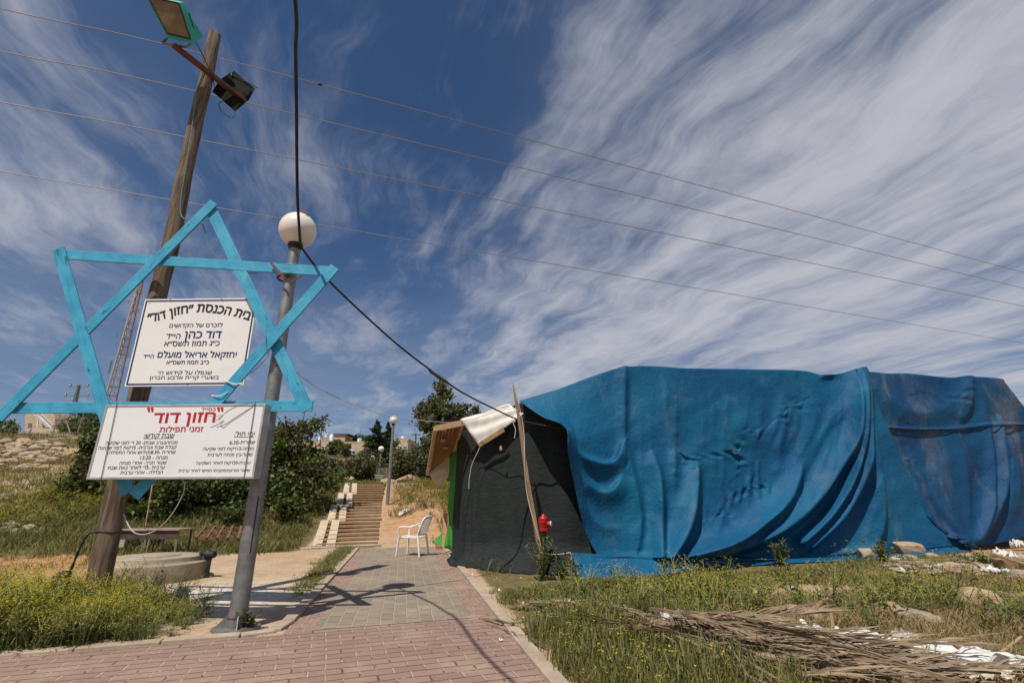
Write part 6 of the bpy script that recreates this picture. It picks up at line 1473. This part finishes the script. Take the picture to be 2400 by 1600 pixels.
# dry palm fronds
M_fr = mat('dry_frond', (.19, .13, .08), (.10, .065, .04), .85, 4., 5, .4, 40, island=(.34, .25, .155)); FRG = 'dry palm fronds heaped in the grass'
def frond(p0, p1, wd, lift, seed, leaflets):
    g = random.Random(seed); a, b = Vector(p0), Vector(p1); a.z, b.z = gz(a.x, a.y)+lift[0], gz(b.x, b.y)+lift[1]; L = (b-a).length; mb = MB(); d = (b-a).normalized(); sd = Vector((-d.y, d.x, 0))
    bow = g.uniform(-.06, .06)*L; hump = g.uniform(.0, .05)
    pts = [a.lerp(b, i/9)+sd*bow*math.sin(i/9*math.pi)+Vector((0, 0, hump*math.sin(i/9*math.pi))) for i in range(10)]
    for i in range(9):
        k0, k1 = 1-i/9*.75, 1-(i+1)/9*.75; mb.beam(pts[i], pts[i+1], wd*k0, .012+.014*k0, taper=k1/k0)
    st = mb
    for i in range(leaflets):
        s = g.uniform(.12, .98); j = min(8, int(s*9)); q = pts[j].lerp(pts[j+1], s*9-j); sg_ = g.choice((-1, 1)); l = g.uniform(.22, .5)
        e = q+d*l*.9+sd*sg_*l*g.uniform(.05, .45)+Vector((0, 0, g.uniform(-.03, .05))); bb = len(mb.v); w_ = Vector((0, 0, .5))*.009+sd*.005
        m_ = q.lerp(e, .5)+Vector((0, 0, .012)); mb.v += [q-w_*.3, q+w_*.3, m_+w_, m_-w_, e]; mb.f += [(bb, bb+1, bb+2, bb+3), (bb+3, bb+2, bb+4)]
    o = mb.build('palm_frond', M_fr); return tag(o, 'dry brown palm frond in the heap on the grass right of the path', 'frond', FRG)
random.seed(21)
def gp2(u, v): q = gnd(u, v); return (q.x, q.y, 0)
for k in range(62):
    s = random.choice((random.uniform(0, 2.4), random.uniform(2.0, 5), random.uniform(2.6, 5))); j = min(4, int(s)); c = AXF[j].lerp(AXF[j+1], s-j); tg_ = AXF[j+1]-AXF[j]
    sp_ = .10 if s < 2.2 else .24; c = c+Vector((random.gauss(0, .12), random.gauss(-.06, sp_), 0)); L = random.uniform(.7, 1.9) if s > 1.5 else random.uniform(.8, 1.6)
    an = math.atan2(tg_.y, tg_.x)+random.gauss(0, .17 if s < 2 else .34); d = Vector((math.cos(an), math.sin(an), 0))
    if random.random() < .3: d = -d
    a, b = c-d*L*.5, c+d*L*.5
    if on_paving(np.array([a.x, b.x]), np.array([a.y, b.y]), .1).any(): continue
    h = .02+(.05+.15*(s > 2))*random.random(); frond(a, b, random.uniform(.010, .028), (max(.01, h-random.uniform(.0, .12)), h+random.uniform(-.02, .06)), k, random.randint(20, 40))
for k, (a, b, w_) in enumerate((((1225, 1388), (1560, 1478), .035), ((1480, 1470), (1800, 1500), .035), ((1430, 1500), (1880, 1535), .05), ((1540, 1550), (1930, 1562), .045), ((1350, 1430), (1640, 1540), .035), ((1600, 1512), (1960, 1548), .05), ((1500, 1530), (1900, 1552), .04))):
    frond(gp2(*a), gp2(*b), w_, (.06, .11), 200+k, 16)
for k, (a, b, w_) in enumerate((((1120, 1440), (1260, 1498), .03), ((1100, 1425), (1235, 1470), .022))): frond(gp2(*a), gp2(*b), w_, (.02, .03), 300+k, 3)
M_br = mat('bare_branch', (.42, .28, .17), (.32, .21, .12), .85, 4.)
def branch(label, pts, r0, r1, fork=None):
    w_ = smooth_pts([gnd(u, v)+Vector((0, 0, z)) for u, v, z in pts], 5); mb = MB().tube(w_, [r0+(r1-r0)*i/(len(w_)-1) for i in range(len(w_))], 7)
    if fork: f_ = smooth_pts([gnd(u, v)+Vector((0, 0, z)) for u, v, z in fork], 5); mb.tube(f_, [r1*1.1-(r1*.7)*i/(len(f_)-1) for i in range(len(f_))], 6)
    tag(mb.build('branch', M_br, smooth=True), label, 'branch')
bd0 = gnd(1846, 1498); w_ = smooth_pts([bd0+Vector((0, 0, .03)), at(1880, 1476, bd0.y+.05), at(1911, 1456, bd0.y+.1), at(1913, 1440, bd0.y+.12), at(1908, 1406, bd0.y+.14)], 5)
mb = MB().tube(w_, [.030-.020*i/(len(w_)-1) for i in range(len(w_))], 7).tube(smooth_pts([at(1911, 1450, bd0.y+.1), at(1902, 1430, bd0.y+.08), at(1903, 1415, bd0.y+.08)], 4), [.012, .011, .010, .009, .008, .007, .006, .005, .004], 6)
tag(mb.build('branch', M_br, smooth=True), 'thick bare branch curving up out of the white sheet', 'branch')
branch('straight broken stick leaning in the dry grass', [(1858, 1415, .03), (1885, 1404, .07), (1912, 1396, .12)], .022, .018)
branch('thin forked twig lying in the field before the tarpaulin', [(1470, 1392, .02), (1495, 1372, .12), (1520, 1386, .04), (1560, 1402, .02)], .010, .006, [(1495, 1372, .12), (1515, 1380, .1), (1545, 1390, .05)])
branch('thin stick at the bottom right corner of the field', [(2290, 1518, .03), (2320, 1508, .06), (2356, 1496, .10)], .014, .008)
